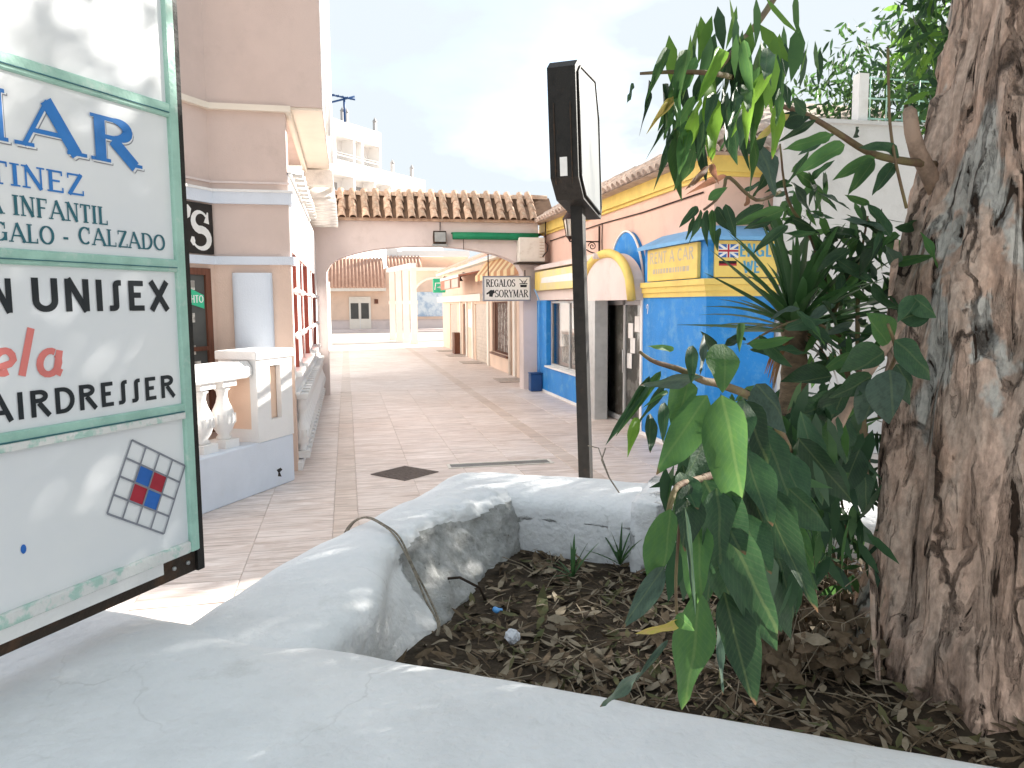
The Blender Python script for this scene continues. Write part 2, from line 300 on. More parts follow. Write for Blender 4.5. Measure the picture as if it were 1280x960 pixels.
def marble(name, base, vein, rnd):
    m_ = bpy.data.materials.new(name); m_.use_nodes = True; n = m_.node_tree; L = n.links.new; b = n.nodes['Principled BSDF']
    g = nd(n, 'ShaderNodeNewGeometry'); mp_ = nd(n, 'ShaderNodeMapping'); mp_.inputs['Scale'].default_value = (.7, 2.4, 1)
    oi = nd(n, 'ShaderNodeObjectInfo'); add = nd(n, 'ShaderNodeVectorMath', operation='ADD'); cx = nd(n, 'ShaderNodeCombineXYZ'); ml = nd(n, 'ShaderNodeMath', operation='MULTIPLY'); ml.inputs[1].default_value = 2.0
    L(oi.outputs['Random'], ml.inputs[0]); L(ml.outputs[0], cx.inputs['Z']); L(g.outputs['Position'], mp_.inputs['Vector']); L(mp_.outputs['Vector'], add.inputs[0]); L(cx.outputs[0], add.inputs[1])
    n1 = nd(n, 'ShaderNodeTexNoise'); n1.inputs['Scale'].default_value = 2.1; n1.inputs['Detail'].default_value = 12; n1.inputs['Roughness'].default_value = .72; n1.inputs['Distortion'].default_value = 1.6; L(add.outputs[0], n1.inputs['Vector'])
    r1 = nd(n, 'ShaderNodeValToRGB'); e = r1.color_ramp.elements; e[0].position = .40; e[0].color = tuple(base)+(1,); e[1].position = .72; e[1].color = tuple(vein)+(1,)
    x = r1.color_ramp.elements.new(.52); x.color = tuple(.62*p+.38*q for p, q in zip(base, vein))+(1,)
    L(n1.outputs['Fac'], r1.inputs['Fac'])
    n2 = nd(n, 'ShaderNodeTexNoise'); n2.inputs['Scale'].default_value = .35; n2.inputs['Detail'].default_value = 4; L(g.outputs['Position'], n2.inputs['Vector'])
    r2 = nd(n, 'ShaderNodeValToRGB'); r2.color_ramp.elements[0].position = .35; r2.color_ramp.elements[1].position = .7; r2.color_ramp.elements[0].color = (1, 1, 1, 1); r2.color_ramp.elements[1].color = (.86, .80, .76, 1); L(n2.outputs['Fac'], r2.inputs['Fac'])
    mp3 = nd(n, 'ShaderNodeMapping'); mp3.inputs['Scale'].default_value = (1.1, 6.5, 1); L(add.outputs[0], mp3.inputs['Vector'])
    n3 = nd(n, 'ShaderNodeTexNoise'); n3.inputs['Scale'].default_value = 1.5; n3.inputs['Detail'].default_value = 6; n3.inputs['Distortion'].default_value = 1.8; L(mp3.outputs['Vector'], n3.inputs['Vector'])
    r3 = nd(n, 'ShaderNodeValToRGB'); r3.color_ramp.elements[0].position = .50; r3.color_ramp.elements[1].position = .65; r3.color_ramp.elements[1].color = (.7, .7, .7, 1); L(n3.outputs['Fac'], r3.inputs['Fac'])
    m3 = nd(n, 'ShaderNodeMix', data_type='RGBA'); L(r3.outputs['Color'], m3.inputs['Factor']); L(r1.outputs['Color'], m3.inputs['A']); m3.inputs['B'].default_value = tuple(.66*q for q in vein)+(1,)
    mm = nd(n, 'ShaderNodeMix', data_type='RGBA', blend_type='MULTIPLY'); mm.inputs['Factor'].default_value = 1; L(m3.outputs['Result'], mm.inputs['A']); L(r2.outputs['Color'], mm.inputs['B'])
    mr = nd(n, 'ShaderNodeMapRange'); mr.inputs['To Min'].default_value = 1-rnd; mr.inputs['To Max'].default_value = 1+rnd; L(oi.outputs['Random'], mr.inputs['Value'])
    hs = nd(n, 'ShaderNodeHueSaturation'); L(mr.outputs['Result'], hs.inputs['Value']); L(mm.outputs['Result'], hs.inputs['Color']); L(hs.outputs['Color'], b.inputs['Base Color'])
    b.inputs['Roughness'].default_value = .45; b.inputs['Specular IOR Level'].default_value = .35
    MAT[name] = m_
marble('marble', (.85, .765, .725), (.58, .46, .40), .04)
marble('marbleband', (.77, .665, .60), (.52, .41, .35), .06)

def bark():
    m_ = bpy.data.materials.new('bark'); m_.use_nodes = True; n = m_.node_tree; L = n.links.new; b = n.nodes['Principled BSDF']; b.inputs['Roughness'].default_value = .85; b.inputs['Specular IOR Level'].default_value = .2
    t = nd(n, 'ShaderNodeTexCoord')
    def nz_(sc, st, det=8, dist=0.0, ro=.6):
        mp_ = nd(n, 'ShaderNodeMapping'); mp_.inputs['Scale'].default_value = st; L(t.outputs['Object'], mp_.inputs['Vector'])
        x = nd(n, 'ShaderNodeTexNoise'); x.inputs['Scale'].default_value = sc; x.inputs['Detail'].default_value = det; x.inputs['Distortion'].default_value = dist; x.inputs['Roughness'].default_value = ro; L(mp_.outputs['Vector'], x.inputs['Vector']); return x.outputs['Fac']
    def ramp(f, els):
        r_ = nd(n, 'ShaderNodeValToRGB'); e = r_.color_ramp.elements
        e[0].position, e[0].color = els[0][0], tuple(els[0][1])+(1,); e[1].position, e[1].color = els[-1][0], tuple(els[-1][1])+(1,)
        for p, c in els[1:-1]: q = e.new(p); q.color = tuple(c)+(1,)
        L(f, r_.inputs['Fac']); return r_.outputs['Color']
    def mix(f, a, c):
        x = nd(n, 'ShaderNodeMix', data_type='RGBA'); L(f, x.inputs['Factor']); L(a, x.inputs['A']); L(c, x.inputs['B']); return x.outputs['Result']
    base = ramp(nz_(2.2, (1.3, 1.3, .55), 7, .8), [(.28, (.31, .235, .19)), (.42, (.54, .385, .305)), (.50, (.43, .335, .275)), (.58, (.50, .345, .265)), (.70, (.34, .31, .285))])
    fine = ramp(nz_(10, (1.6, 1.6, .35), 9, .6), [(.36, (.50, .48, .46)), (.56, (1.12, 1.12, 1.12))])
    mm = nd(n, 'ShaderNodeMix', data_type='RGBA', blend_type='MULTIPLY'); mm.inputs['Factor'].default_value = .8; L(base, mm.inputs['A']); L(fine, mm.inputs['B'])
    pale = ramp(nz_(1.7, (1.5, 1.5, .8), 5, .5), [(.55, (0, 0, 0)), (.575, (1, 1, 1))])
    palec = ramp(nz_(9, (1, 1, .5)), [(.3, (.50, .475, .43)), (.7, (.36, .345, .32))])
    c = mix(pale, mm.outputs['Result'], palec)
    fh = nz_(4.4, (2.4, 2.4, .34), 8, 1.8, .58)
    fis = ramp(fh, [(.375, (1, 1, 1)), (.40, (0, 0, 0))])
    darkc = nd(n, 'ShaderNodeRGB'); darkc.outputs[0].default_value = (.035, .022, .015, 1)
    c = mix(fis, c, darkc.outputs[0])
    mpv = nd(n, 'ShaderNodeMapping'); mpv.inputs['Scale'].default_value = (7, 7, 1.3); wv_ = nd(n, 'ShaderNodeTexNoise'); wv_.inputs['Scale'].default_value = 5; wv_.inputs['Detail'].default_value = 7; L(t.outputs['Object'], wv_.inputs['Vector'])
    wm = nd(n, 'ShaderNodeMix', data_type='RGBA'); wm.inputs['Factor'].default_value = .16; L(t.outputs['Object'], wm.inputs['A']); L(wv_.outputs['Color'], wm.inputs['B']); L(wm.outputs['Result'], mpv.inputs['Vector'])
    vor = nd(n, 'ShaderNodeTexVoronoi', feature='DISTANCE_TO_EDGE'); vor.inputs['Scale'].default_value = 1.0; L(mpv.outputs['Vector'], vor.inputs['Vector'])
    ve = ramp(vor.outputs['Distance'], [(.012, (1, 1, 1)), (.045, (0, 0, 0))]); vm = ramp(nz_(2.6, (1.2, 1.2, .8), 5), [(.42, (0, 0, 0)), (.55, (.85, .85, .85))])
    vx = nd(n, 'ShaderNodeMath', operation='MULTIPLY'); L(ve, vx.inputs[0]); L(vm, vx.inputs[1]); c = mix(vx.outputs[0], c, darkc.outputs[0])
    grit = ramp(nz_(60, (1, 1, .6), 6), [(.36, (.72, .72, .72)), (.60, (1.05, 1.05, 1.05))]); gm = nd(n, 'ShaderNodeMix', data_type='RGBA', blend_type='MULTIPLY'); gm.inputs['Factor'].default_value = 1; L(c, gm.inputs['A']); L(grit, gm.inputs['B']); L(gm.outputs['Result'], b.inputs['Base Color'])
    bp = nd(n, 'ShaderNodeBump'); bp.inputs['Strength'].default_value = .9; bp.inputs['Distance'].default_value = .03
    hr = ramp(fh, [(.36, (0, 0, 0)), (.47, (1, 1, 1))]); sbv = nd(n, 'ShaderNodeMath', operation='SUBTRACT'); L(hr, sbv.inputs[0]); L(vx.outputs[0], sbv.inputs[1]); L(sbv.outputs[0], bp.inputs['Height'])
    bp2 = nd(n, 'ShaderNodeBump'); bp2.inputs['Strength'].default_value = .8; bp2.inputs['Distance'].default_value = .014; L(nz_(34, (1.5, 1.5, .5)), bp2.inputs['Height']); L(bp.outputs['Normal'], bp2.inputs['Normal']); L(bp2.outputs['Normal'], b.inputs['Normal'])
    MAT['bark'] = m_
bark()

# ------------------------------------------------------------------ lettering: strokes drawn as flat ribbons
def arc(cx, cy, rx, ry, a0, a1, n=14):
    return [(cx+rx*math.cos(R(a0+(a1-a0)*i/n)), cy+ry*math.sin(R(a0+(a1-a0)*i/n))) for i in range(n+1)]
def glyph(ch, T, t, serif):
    """list of (points, widths) in a box of height 1, and the advance width"""
    S_ = []; h = t*.8
    def ln(*p, w=T): S_.append((list(p), [w]*len(p)))
    def cv(p, thick=T, thin=t):
        ws = []
        for i in range(len(p)):
            a = p[max(i-1, 0)]; b = p[min(i+1, len(p)-1)]; dx, dy = b[0]-a[0], b[1]-a[1]; q = math.hypot(dx, dy) or 1
            ws.append(thin+(thick-thin)*abs(dy/q))
        S_.append((p, ws))
    def sf(x, y, w=.30):
        if serif: S_.append(([(x-w/2, y), (x+w/2, y)], [h, h]))
    e = h/2; top = 1-e
    if ch == 'A':
        ln((.04, 0), (.42, 1), w=t); ln((.40, 1), (.84, 0)); ln((.17, .34), (.68, .34), w=t); sf(.05, e, .28); sf(.84, e, .32); return S_, .92
    if ch == 'C':
        cv(arc(.43, .5, .36, .48-t*.3, 48, 312)); 
        if serif: ln((.70, .62), (.70, .98), w=h)
        return S_, .86
    if ch == 'D':
        ln((.16, 0), (.16, 1)); cv([(.16, 1-t/2)]+arc(.36, .5, .42, .5-t/2, 90, -90)+[(.16, t/2)]); sf(.13, e, .26) ; sf(.13, top, .26); return S_, .90
    if ch == 'E' or ch == 'F':
        ln((.16, 0), (.16, 1)); ln((.16, 1-t/2), (.62, 1-t/2), w=t); ln((.16, .52), (.52, .52), w=t)
        if ch == 'E': ln((.16, t/2), (.64, t/2), w=t)
        if serif: ln((.60, .78), (.60, 1), w=h); sf(.14, e, .28); sf(.14, top, .26)
        if serif and ch == 'E': ln((.63, 0), (.63, .24), w=h)
        return S_, .74
    if ch == 'G':
        cv(arc(.45, .5, .37, .48-t*.3, 48, 330)); ln((.76, .05), (.76, .45)); 
        if serif: sf(.72, .45, .30); ln((.72, .64), (.72, .98), w=h)
        else: ln((.5, .45), (.8, .45), w=t)
        return S_, .96
    if ch == 'H':
        ln((.14, 0), (.14, 1)); ln((.70, 0), (.70, 1)); ln((.14, .5), (.70, .5), w=t)
        for x in (.14, .70): sf(x, e); sf(x, top)
        return S_, .86
    if ch == 'I':
        ln((.16, 0), (.16, 1)); sf(.16, e, .34); sf(.16, top, .34); return S_, .36
    if ch == 'J':
        cv([(.40, 1), (.40, .2)]+arc(.22, .2, .18, .18, 0, -150)); return S_, .55
    if ch == 'L':
        ln((.16, 0), (.16, 1)); ln((.16, t/2), (.62, t/2), w=t); sf(.16, e, .30); sf(.16, top, .32)
        if serif: ln((.61, 0), (.61, .26), w=h)
        return S_, .70
    if ch == 'M':
        ln((.14, 0), (.14, 1), w=t if serif else T); ln((.14, 1), (.50, .1)); ln((.50, .1), (.86, 1), w=t if serif else T); ln((.86, 0), (.86, 1)); sf(.14, e); sf(.86, e); sf(.12, top, .24); sf(.88, top, .24); return S_, 1.02
    if ch == 'N':
        ln((.14, 0), (.14, 1), w=t if serif else T); ln((.14, 1), (.70, 0)); ln((.70, 0), (.70, 1), w=t if serif else T); sf(.14, e); sf(.10, top, .24); sf(.70, top); return S_, .86
    if ch == 'O':
        cv(arc(.46, .5, .38, .5-t/2, 0, 360, 24)); return S_, .94
    if ch == 'R':
        ln((.16, 0), (.16, 1)); cv([(.16, 1-t/2)]+arc(.40, .76, .26, .24-t/2, 90, -90)+[(.16, .52+t/2)]); ln((.38, .52), (.78, 0)); sf(.16, e, .34); sf(.14, top, .26); sf(.80, e, .22); return S_, .86
    if ch == 'S':
        if serif:
            cv(arc(.36, .74, .25, .25-t/2, 40, 250, 10)+arc(.36, .27, .28, .25-t/2, 70, -150, 12)); ln((.60, .72), (.60, .98), w=h); ln((.08, .02), (.08, .28), w=h); return S_, .72
        cv([(.46, 1-t/2), (.40, 1-t/2)]+arc(.40, .84, .14, .16-t/2, 90, 180, 6)+arc(.12, .16, .14, .16-t/2, 0, -90, 6)+[(.02, t/2)], T, t); return S_, .54
    if ch == 'T':
        ln((.36, 0), (.36, 1)); ln((.04, 1-t/2), (.68, 1-t/2), w=t); sf(.36, e, .34)
        if serif: ln((.05, .78), (.05, 1), w=h); ln((.67, .78), (.67, 1), w=h)
        return S_, .74
    if ch == 'U':
        cv([(.14, 1), (.14, .34)]+arc(.42, .34, .28, .34-t/2, 180, 360, 12)+[(.70, 1)]); return S_, .86
    if ch == 'W':
        ln((.06, 1), (.28, 0)); ln((.28, 0), (.50, .9)); ln((.50, .9), (.72, 0)); ln((.72, 0), (.94, 1)); return S_, 1.04
    if ch == 'X':
        ln((.06, 1), (.70, 0)); ln((.06, 0), (.70, 1), w=T if not serif else t); return S_, .78
    if ch == 'Y':
        ln((.05, 1), (.38, .48)); ln((.72, 1), (.38, .48), w=t); ln((.38, 0), (.38, .5)); sf(.38, e); sf(.07, top, .24); sf(.72, top, .22); return S_, .76
    if ch == 'Z':
        ln((.06, 1-t/2), (.66, 1-t/2), w=t); ln((.62, 1), (.08, 0)); ln((.04, t/2), (.68, t/2), w=t)
        if serif: ln((.06, .76), (.06, 1), w=h); ln((.67, 0), (.67, .24), w=h)
        return S_, .74
    if ch == 'e': cv([(.08, .24), (.40, .32)]+arc(.26, .36, .20, .22, 10, 300, 12), T, T*.8); return S_, .50
    if ch == 'l': ln((.10, .06), (.24, 1)); return S_, .36
    if ch == 'a': cv(arc(.28, .28, .22, .24, 60, 400, 16), T, T*.8); ln((.50, .52), (.46, .10)); ln((.46, .10), (.58, .04)); return S_, .60
    if ch == '-': ln((.06, .42), (.40, .42), w=t*1.4); return S_, .46
    if ch == "'": cv([(.20, 1.0), (.24, .86), (.10, .68)], T, T*.5); return S_, .30
    return S_, .42
def ribbon(mb, pts, ws, f, off):
    n = len(pts); L_, R_ = [], []
    closed = n > 3 and math.hypot(pts[0][0]-pts[-1][0], pts[0][1]-pts[-1][1]) < 1e-5
    for i in range(n):
        a = pts[i-1] if i else (pts[n-2] if closed else pts[0]); b = pts[i+1] if i < n-1 else (pts[1] if closed else pts[n-1])
        dx, dy = b[0]-a[0], b[1]-a[1]; q = math.hypot(dx, dy) or 1; nx, ny = -dy/q*ws[i]/2, dx/q*ws[i]/2
        L_.append((pts[i][0]+nx, pts[i][1]+ny)); R_.append((pts[i][0]-nx, pts[i][1]-ny))
    mb.add([f(x, y, off) for x, y in L_]+[f(x, y, off) for x, y in R_], [(n+i, n+i+1, i+1, i) for i in range(n-1)])
def text(mb, s, f, x0, x1, y0, y1, T=.17, t=.08, serif=True, lift=0.0012, slant=0.0, gap=.06):
    """writes s in the rectangle x0..x1, y0..y1 of the plane that f(x, y, lift) maps to space"""
    adv = []; 
    for c in s: adv.append(glyph(c, T, t, serif))
    tot = sum(a for _, a in adv)+gap*(len(s)-1); k = (x1-x0)/tot; hh = y1-y0; x = 0; c = 0
    for st, a in adv:
        for p, w in st:
            q = [(x0+(px+x+slant*py)*k, y0+py*hh) for px, py in p]
            ribbon(mb, q, [ww*(k*.5+hh*.5) for ww in w], f, lift*.6+(c % 7)*.0001); c += 1
        x += a+gap
    return mb

# ================================================================== SETTING
g = MB(); g.quad((-400, -400, -.03), (400, -400, -.03), (400, 600, -.03), (-400, 600, -.03)); tag(g.build('ground', 'concrete'), kind='structure')
g = MB(); g.box(-6, 12, 4.5, 75, -.028, -.006); pave = tag(g.build('alley_pavement', 'grout'), kind='structure')
# marble slabs of the alley, each its own piece with a joint round it
def slab_mesh(w, d, name, mt):
    b = MB(); b.bbox(-w/2, w/2, -d/2, d/2, -.012, .0, .003); return b.mesh(name, mt)
rowd = .46
SL = {}
def slab(x0, x1, y0, y1, mt, nm):
    w, d = round(x1-x0-.006, 3), round(y1-y0-.006, 3)
    k = (w, d, mt)
    if k not in SL: SL[k] = slab_mesh(w, d, nm, mt)
    o = link(nm, SL[k], pave, ((x0+x1)/2, (y0+y1)/2, random.uniform(-.0012, .0012))); return o
y = 5.6; i = 0
while y < 18.9:
    for a, b in ((-.18, .06), (2.78, 3.02)): slab(a, b, y, y+rowd, 'marbleband', 'band_slab')
    xs = [.06, .74, 1.42, 2.10, 2.78]
    for a, b in zip(xs, xs[1:]): slab(a, b, y, y+rowd, 'marble', 'paving_slab')
    xr = [3.02, 3.80, 4.58]
    for a, b in zip(xr, xr[1:]): slab(a, b, y, y+rowd, 'marble', 'paving_slab')
    if y < 9.9:
        for a, b in ((-.86, -.18), (-1.54, -.86), (-2.22, -1.54), (-2.9, -2.22), (4.58, 5.26)): slab(a, b, y, y+rowd, 'marble', 'paving_slab')
    else: slab(-.74, -.18, y, y+rowd, 'marble', 'paving_slab')
    y += rowd
yend = y
g = MB()
g.box(-6, 6, yend, 40, -.02, .0); tag(g.build('paving_beyond_arch', 'marble', pave), kind='stuff')
g = MB()
for a, b in ((-.18, .06), (2.78, 3.02)): g.box(a, b, yend, 38, -.01, .004)
tag(g.build('band_beyond_arch', 'marbleband', pave), kind='stuff')
g = MB(); g.box(-14, 16, 40.0, 75, -.02, .004); 
tag(g.build('plaza_pavement', 'concrete'), kind='structure')
# raised street the photographer stands on
g = MB(); g.box(-9, 9, -9, .93, -.02, .5, Matrix.Rotation(-AU, 4, 'Z')); tag(g.build('street_pavement', 'concrete'), kind='structure')

# manhole cover set as a lozenge and a drain grate
mh = empty('manhole_cover', (.66, 9.52, .002), 0); tag(mh, 'dark square manhole cover turned as a lozenge in the marble paving', 'manhole')
q = MB(); q.bbox(-.30, .30, -.30, .30, 0, .008, .003, Matrix.Rotation(R(41), 4, 'Z')); q.build('cover_plate', 'manhole', mh)
q = MB()
for k in range(-4, 5): q.box(-.27, .27, k*.06-.008, k*.06+.008, .008, .011, Matrix.Rotation(R(41), 4, 'Z'))
q.build('tread_ribs', 'manhole', mh)
dg = empty('drain_grate', (1.93, 9.78, .003)); tag(dg, 'long narrow metal drain grate in the paving just beyond the planter', 'drain')
q = MB(); q.box(-.70, .70, -.13, -.10, 0, .008).box(-.70, .70, .10, .13, 0, .008).box(-.70, -.66, -.10, .10, 0, .008).box(.66, .70, -.10, .10, 0, .008); q.build('grate_frame', 'plasticwhite', dg)
q = MB(); q.box(-.66, .66, -.10, .10, -.004, .001); q.build('grate_well', 'manhole', dg)
for k in range(3): 
    q = MB(); q.box(-.655, .655, -.065+k*.055, -.045+k*.055, .001, .006); q.build('grate_bar', 'metal', dg)

# ------------------------------------------------------------------ barrel tiles
def tile_mesh(name, mt, L=.42, r0=.105, r1=.085, th=.014, n=6):
    b = MB(); b.smooth = True
    vs = []
    for (y_, r) in ((0, r0), (L, r1)):
        for rr in (r, r-th):
            for k in range(n+1):
                a = math.pi*k/n; vs.append((rr*math.cos(a), y_, rr*math.sin(a)))
    m_ = n+1; fs = []
    for k in range(n):
        fs.append((k, k+1, 2*m_+k+1, 2*m_+k)); fs.append((m_+k+1, m_+k, 3*m_+k, 3*m_+k+1)); fs.append((k+1, k, m_+k, m_+k+1))
    b.add(vs, fs); return b.mesh(name, mt)
def tile_roof(parent, origin, along, upslope, cols, rows, pitch, me, step=.30, skipf=None, jit=.018):
    """rows of tiles: origin = eave start, along = unit vector of the eave, upslope = unit vector up the roof"""
    al = Vector(along).normalized(); us = Vector(upslope).normalized(); nn = al.cross(us).normalized()
    if nn.z < 0: nn = -nn
    for c in range(cols):
        for r in range(rows):
            if skipf and skipf(c, r): continue
            p = Vector(origin)+al*(c+.5)*pitch+us*(r*step-.06)+nn*(.012*r+random.uniform(0, .008))+al*random.uniform(-jit, jit)
            up2 = (us+nn*(.03+random.uniform(-.035, .035))+al*random.uniform(-.06, .06)).normalized(); x = up2.cross(nn).normalized(); z = x.cross(up2)
            M = Matrix((x, up2, z)).transposed().to_4x4(); M.translation = p
            o = link('roof_tile', me, parent); o.matrix_basis = M
TILE = tile_mesh('roof_tile', 'tile', .42, .092, .074); TILEP = tile_mesh('roof_tile', 'tilepale')

# ================================================================== ARCH ACROSS THE ALLEY
arch = empty('archway', (2, 18.4, 0)); AX = 2.0
tag(arch, 'pinkish plaster archway spanning the alley under a row of terracotta roof tiles', 'archway')
def archz(x):                                # height of the opening
    a, b = -.42, 4.24; t_ = (x-(a+b)/2)/((b-a)/2); t_ = max(-1, min(1, t_)); return 2.86+.62*math.sqrt(max(0, 1-t_*t_))
b = MB(); y0, y1 = 18.4, 18.85
xs = [-.42+4.66*k/40 for k in range(41)]
b.box(-.80-AX, -.42-AX, 0, y1-y0, 0, 4.08); b.box(4.24-AX, 4.62-AX, 0, y1-y0, 0, 4.08)
for k in range(40):
    xa, xb = xs[k]-AX, xs[k+1]-AX; za, zb = archz(xs[k]), archz(xs[k+1])
    b.add([(xa, 0, za), (xb, 0, zb), (xb, 0, 4.08), (xa, 0, 4.08)], [(0, 1, 2, 3)])
    b.add([(xa, y1-y0, za), (xb, y1-y0, zb), (xb, y1-y0, 4.08), (xa, y1-y0, 4.08)], [(3, 2, 1, 0)])
    b.add([(xa, 0, za), (xb, 0, zb), (xb, y1-y0, zb), (xa, y1-y0, za)], [(3, 2, 1, 0)])
b.build('wall', 'archwall', arch)
b = MB(); b.box(-.43-AX, 4.70-AX, -.12, -.02, 4.04, 4.12); b.build('eave_ledge', 'tile', arch)
b = MB()
b.add([(-.43-AX, -.22, 4.10), (5.0-AX, -.22, 4.10), (5.0-AX, .40, 4.70), (-.43-AX, .40, 4.70), (-.43-AX, 1.0, 4.10), (5.0-AX, 1.0, 4.10)], [(0, 1, 2, 3), (3, 2, 5, 4), (1, 0, 4, 5)])
rf = b.build('roof', 'tiledark', arch)
tile_roof(rf, (-.43-AX, -.22, 4.12), (1, 0, 0), (0, .62, .60), 19, 3, .265, TILE, .285)
b = MB()
for k in range(13):
    pass
ridge_me = tile_mesh('ridge_tile', 'tile', .45, .12, .11)
for k in range(13):
    o = link('ridge_tile', ridge_me, rf); M = Matrix.Rotation(R(-90), 4, 'Z'); M.translation = (-.43-AX+k*.41, .42, 4.66+random.uniform(-.01, .01)); o.matrix_basis = M

# green folded awning, floodlight, cables on the arch
aw = empty('folded_awning', (3.54, 18.26, 3.71)); tag(aw, 'rolled dark green awning fixed high on the archway wall', 'awning')
b = MB(); b.tube([(-1.03, 0, 0), (-.4, 0, .004), (.4, 0, -.003), (1.03, 0, 0)], .088, 12); b.build('roll', 'green', aw)
b = MB(); b.box(-1.05, 1.05, .07, .138, .05, .085); b.build('cassette', 'green', aw)
for xx in (-.78, .74):
    b = MB(); b.tube([(xx, -.03, -.08), (xx, -.02, -.32)], .008, 6); b.build('pull_cord', 'iron', aw)
    b = MB(); b.box(xx-.02, xx+.02, .06, .14, -.04, .05); b.build('bracket', 'iron', aw)
fl = empty('floodlight', (2.2, 18.22, 3.66)); tag(fl, 'small grey floodlight on the archway left of the green awning', 'lamp')
b = MB(); b.prism([(-.02, -.14), (.10, -.14), (.16, .02), (.04, .16), (-.05, .10)], -.15, .15, 'x'); b.build('housing', 'rust', fl)
b = MB(); b.box(-.13, .13, -.065, -.055, -.10, .12); b.build('lens', 'metal', fl)
b = MB(); b.box(-.17, .17, -.02, .18, -.20, -.15); b.build('bracket', 'metal', fl)
b = MB(); b.tube([(.02, .12, .14), (.03, .16, .3), (.03, .165, .42)], .008, 6); b.build('cable', 'iron', fl)

# air conditioner beside the arch
ac = empty('air_conditioner', (4.50, 18.12, 3.10)); tag(ac, 'beige outdoor air conditioner unit mounted at the right end of the archway', 'air conditioner')
b = MB(); b.bbox(-.42, .22, -.02, .26, 0, .58, .015); b.build('casing', 'plasticwhite', ac)
b = MB(); b.box(-.38, .04, -.026, -.0205, .06, .52); b.build('front_grille', 'plasticwhite', ac)
b = MB(); b.box(-.50, .28, -.10, .28, -.05, -.012); b.build('shelf', 'rust', ac)
for k in range(6):
    b = MB(); b.box(.08, .19, -.029, -.021, .10+k*.07, .125+k*.07); b.build('vent_slat', 'shutter', ac)
b = MB(); b.tube([(.15, -.04, .12), (.25, -.10, .25), (.27, -.08, .40), (.22, -.02, .46), (.24, 0, 1.0)], .016, 6); b.build('pipe', 'iron', ac)

# hanging shop sign REGALOS SORYMAR
rs = empty('hanging_shop_sign', (3.80, 18.25, 2.19)); tag(rs, 'white shop sign reading REGALOS SORYMAR hanging under the right of the archway', 'sign')
b = MB(); b.bbox(-.56, .56, -.04, .04, 0, .56, .008); b.build('panel', 'letterwhite', rs)
b = MB()
for a, c, d, e in ((-.565, .565, -.02, .012), (-.565, .565, .548, .58)): b.box(a, c, -.05, .05, d, e)
b.box(-.585, -.56, -.05, .05, -.02, .58); b.box(.56, .585, -.05, .05, -.02, .58); b.build('frame', 'lettergrey', rs)
fm = lambda x, y, o: (x, -.0405-o, y)
b = MB(); text(b, 'REGALOS', fm, -.51, .20, .32, .50, .19, .09); b.build('lettering', 'letterblack', rs)
b = MB(); text(b, 'SORYMAR', fm, -.30, .52, .07, .25, .17, .08); b.build('lettering', 'letterblack', rs)
b = MB()    # t-shirt emblem
b.prism([(-.46, .20), (-.40, .25), (-.36, .24), (-.32, .25), (-.30, .18), (-.34, .16), (-.36, .08), (-.44, .09), (-.44, .16), (-.50, .13), (-.51, .17)], -.0425, -.041, 'y'); b.build('shirt_emblem', 'letterblack', rs)
b = MB()    # basket emblem
b.prism([(.33, .31), (.48, .31), (.49, .37), (.32, .37)], -.0425, -.041, 'y'); b.prism([(.30, .385), (.51, .385), (.50, .405), (.31, .405)], -.0428, -.041, 'y')
ribbon(b, [(.40, .40), (.36, .46), (.30, .51)], [.02, .018, .012], fm, .0011); ribbon(b, [(.42, .40), (.46, .46), (.50, .51)], [.02, .018, .012], fm, .0013); ribbon(b, [(.35, .43), (.41, .46), (.47, .43)], [.014, .014, .014], fm, .0015)
b.build('basket_emblem', 'letterblack', rs)
for xx in (-.45, .45):
    b = MB(); b.box(xx-.012, xx+.012, -.01, .01, .58, 1.1 if xx < 0 else .72); b.build('hanger', 'iron', rs)
bin_ = empty('blue_box', (4.44, 17.95, 0)); tag(bin_, 'small dark blue box standing at the foot of the archway pillar', 'box')
b = MB(); b.bbox(-.16, .13, -.14, .12, 0.004, .42, .02); b.build('body', 'navy', bin_)
b = MB(); b.bbox(-.17, .14, -.15, .13, .42, .45, .01); b.build('lid', 'navy', bin_)
b = MB(); b.tube([(.08, -.03, .45), (.07, -.01, .9), (.06, .0, 1.6), (.09, .02, 2.2), (.0, .1, 2.45)], .014, 6); b.build('cable', 'bluelight', bin_)

# ================================================================== BLUE SHOP AND PINK BUILDING (right)
pb = empty('pink_building', (4.9, 9.75, 0)); ox, oy = 4.9, 9.75
tag(pb, 'pink plaster building with yellow cornice and tiled eaves right of the alley', 'building')
b = MB(); b.box(0, 7, .0, 9.2, 0, 3.84); b.build('wall', 'pink', pb)
b = MB(); b.box(-.10, 7.1, -.10, 9.25, 3.84, 4.05); b.box(-.05, 7.05, -.05, 9.22, 3.79, 3.84); b.build('cornice', 'yellow', pb)
b = MB(); sl = .55
zE = 4.05
b.add([(-.32, -.32, zE), (4.0, -.32, zE), (4.0, 9.1, zE), (-.32, 9.1, zE), (2.1, 2.1, zE+2.42*sl), (2.1, 9.1, zE+2.42*sl), (4.0, 2.1, zE+2.42*sl), (4.0, 9.1, zE+2.42*sl)],
      [(0, 4, 5, 3), (0, 1, 6, 4), (4, 6, 7, 5), (3, 2, 1, 0)])
rf2 = b.build('roof', 'tilepale', pb)
tile_roof(rf2, (-.34, -.34, zE+.01), (0, 1, 0), (1, 0, sl), 39, 3, .24, TILEP, .30, lambda c, r: c*.24 < r*.27)
tile_roof(rf2, (-.34, -.34, zE+.01), (1, 0, 0), (0, 1, sl), 12, 3, .24, TILEP, .30, lambda c, r: c*.24 < r*.27)
b = MB()
hm = tile_mesh('hip_tile', 'tilepale', .45, .12, .11)
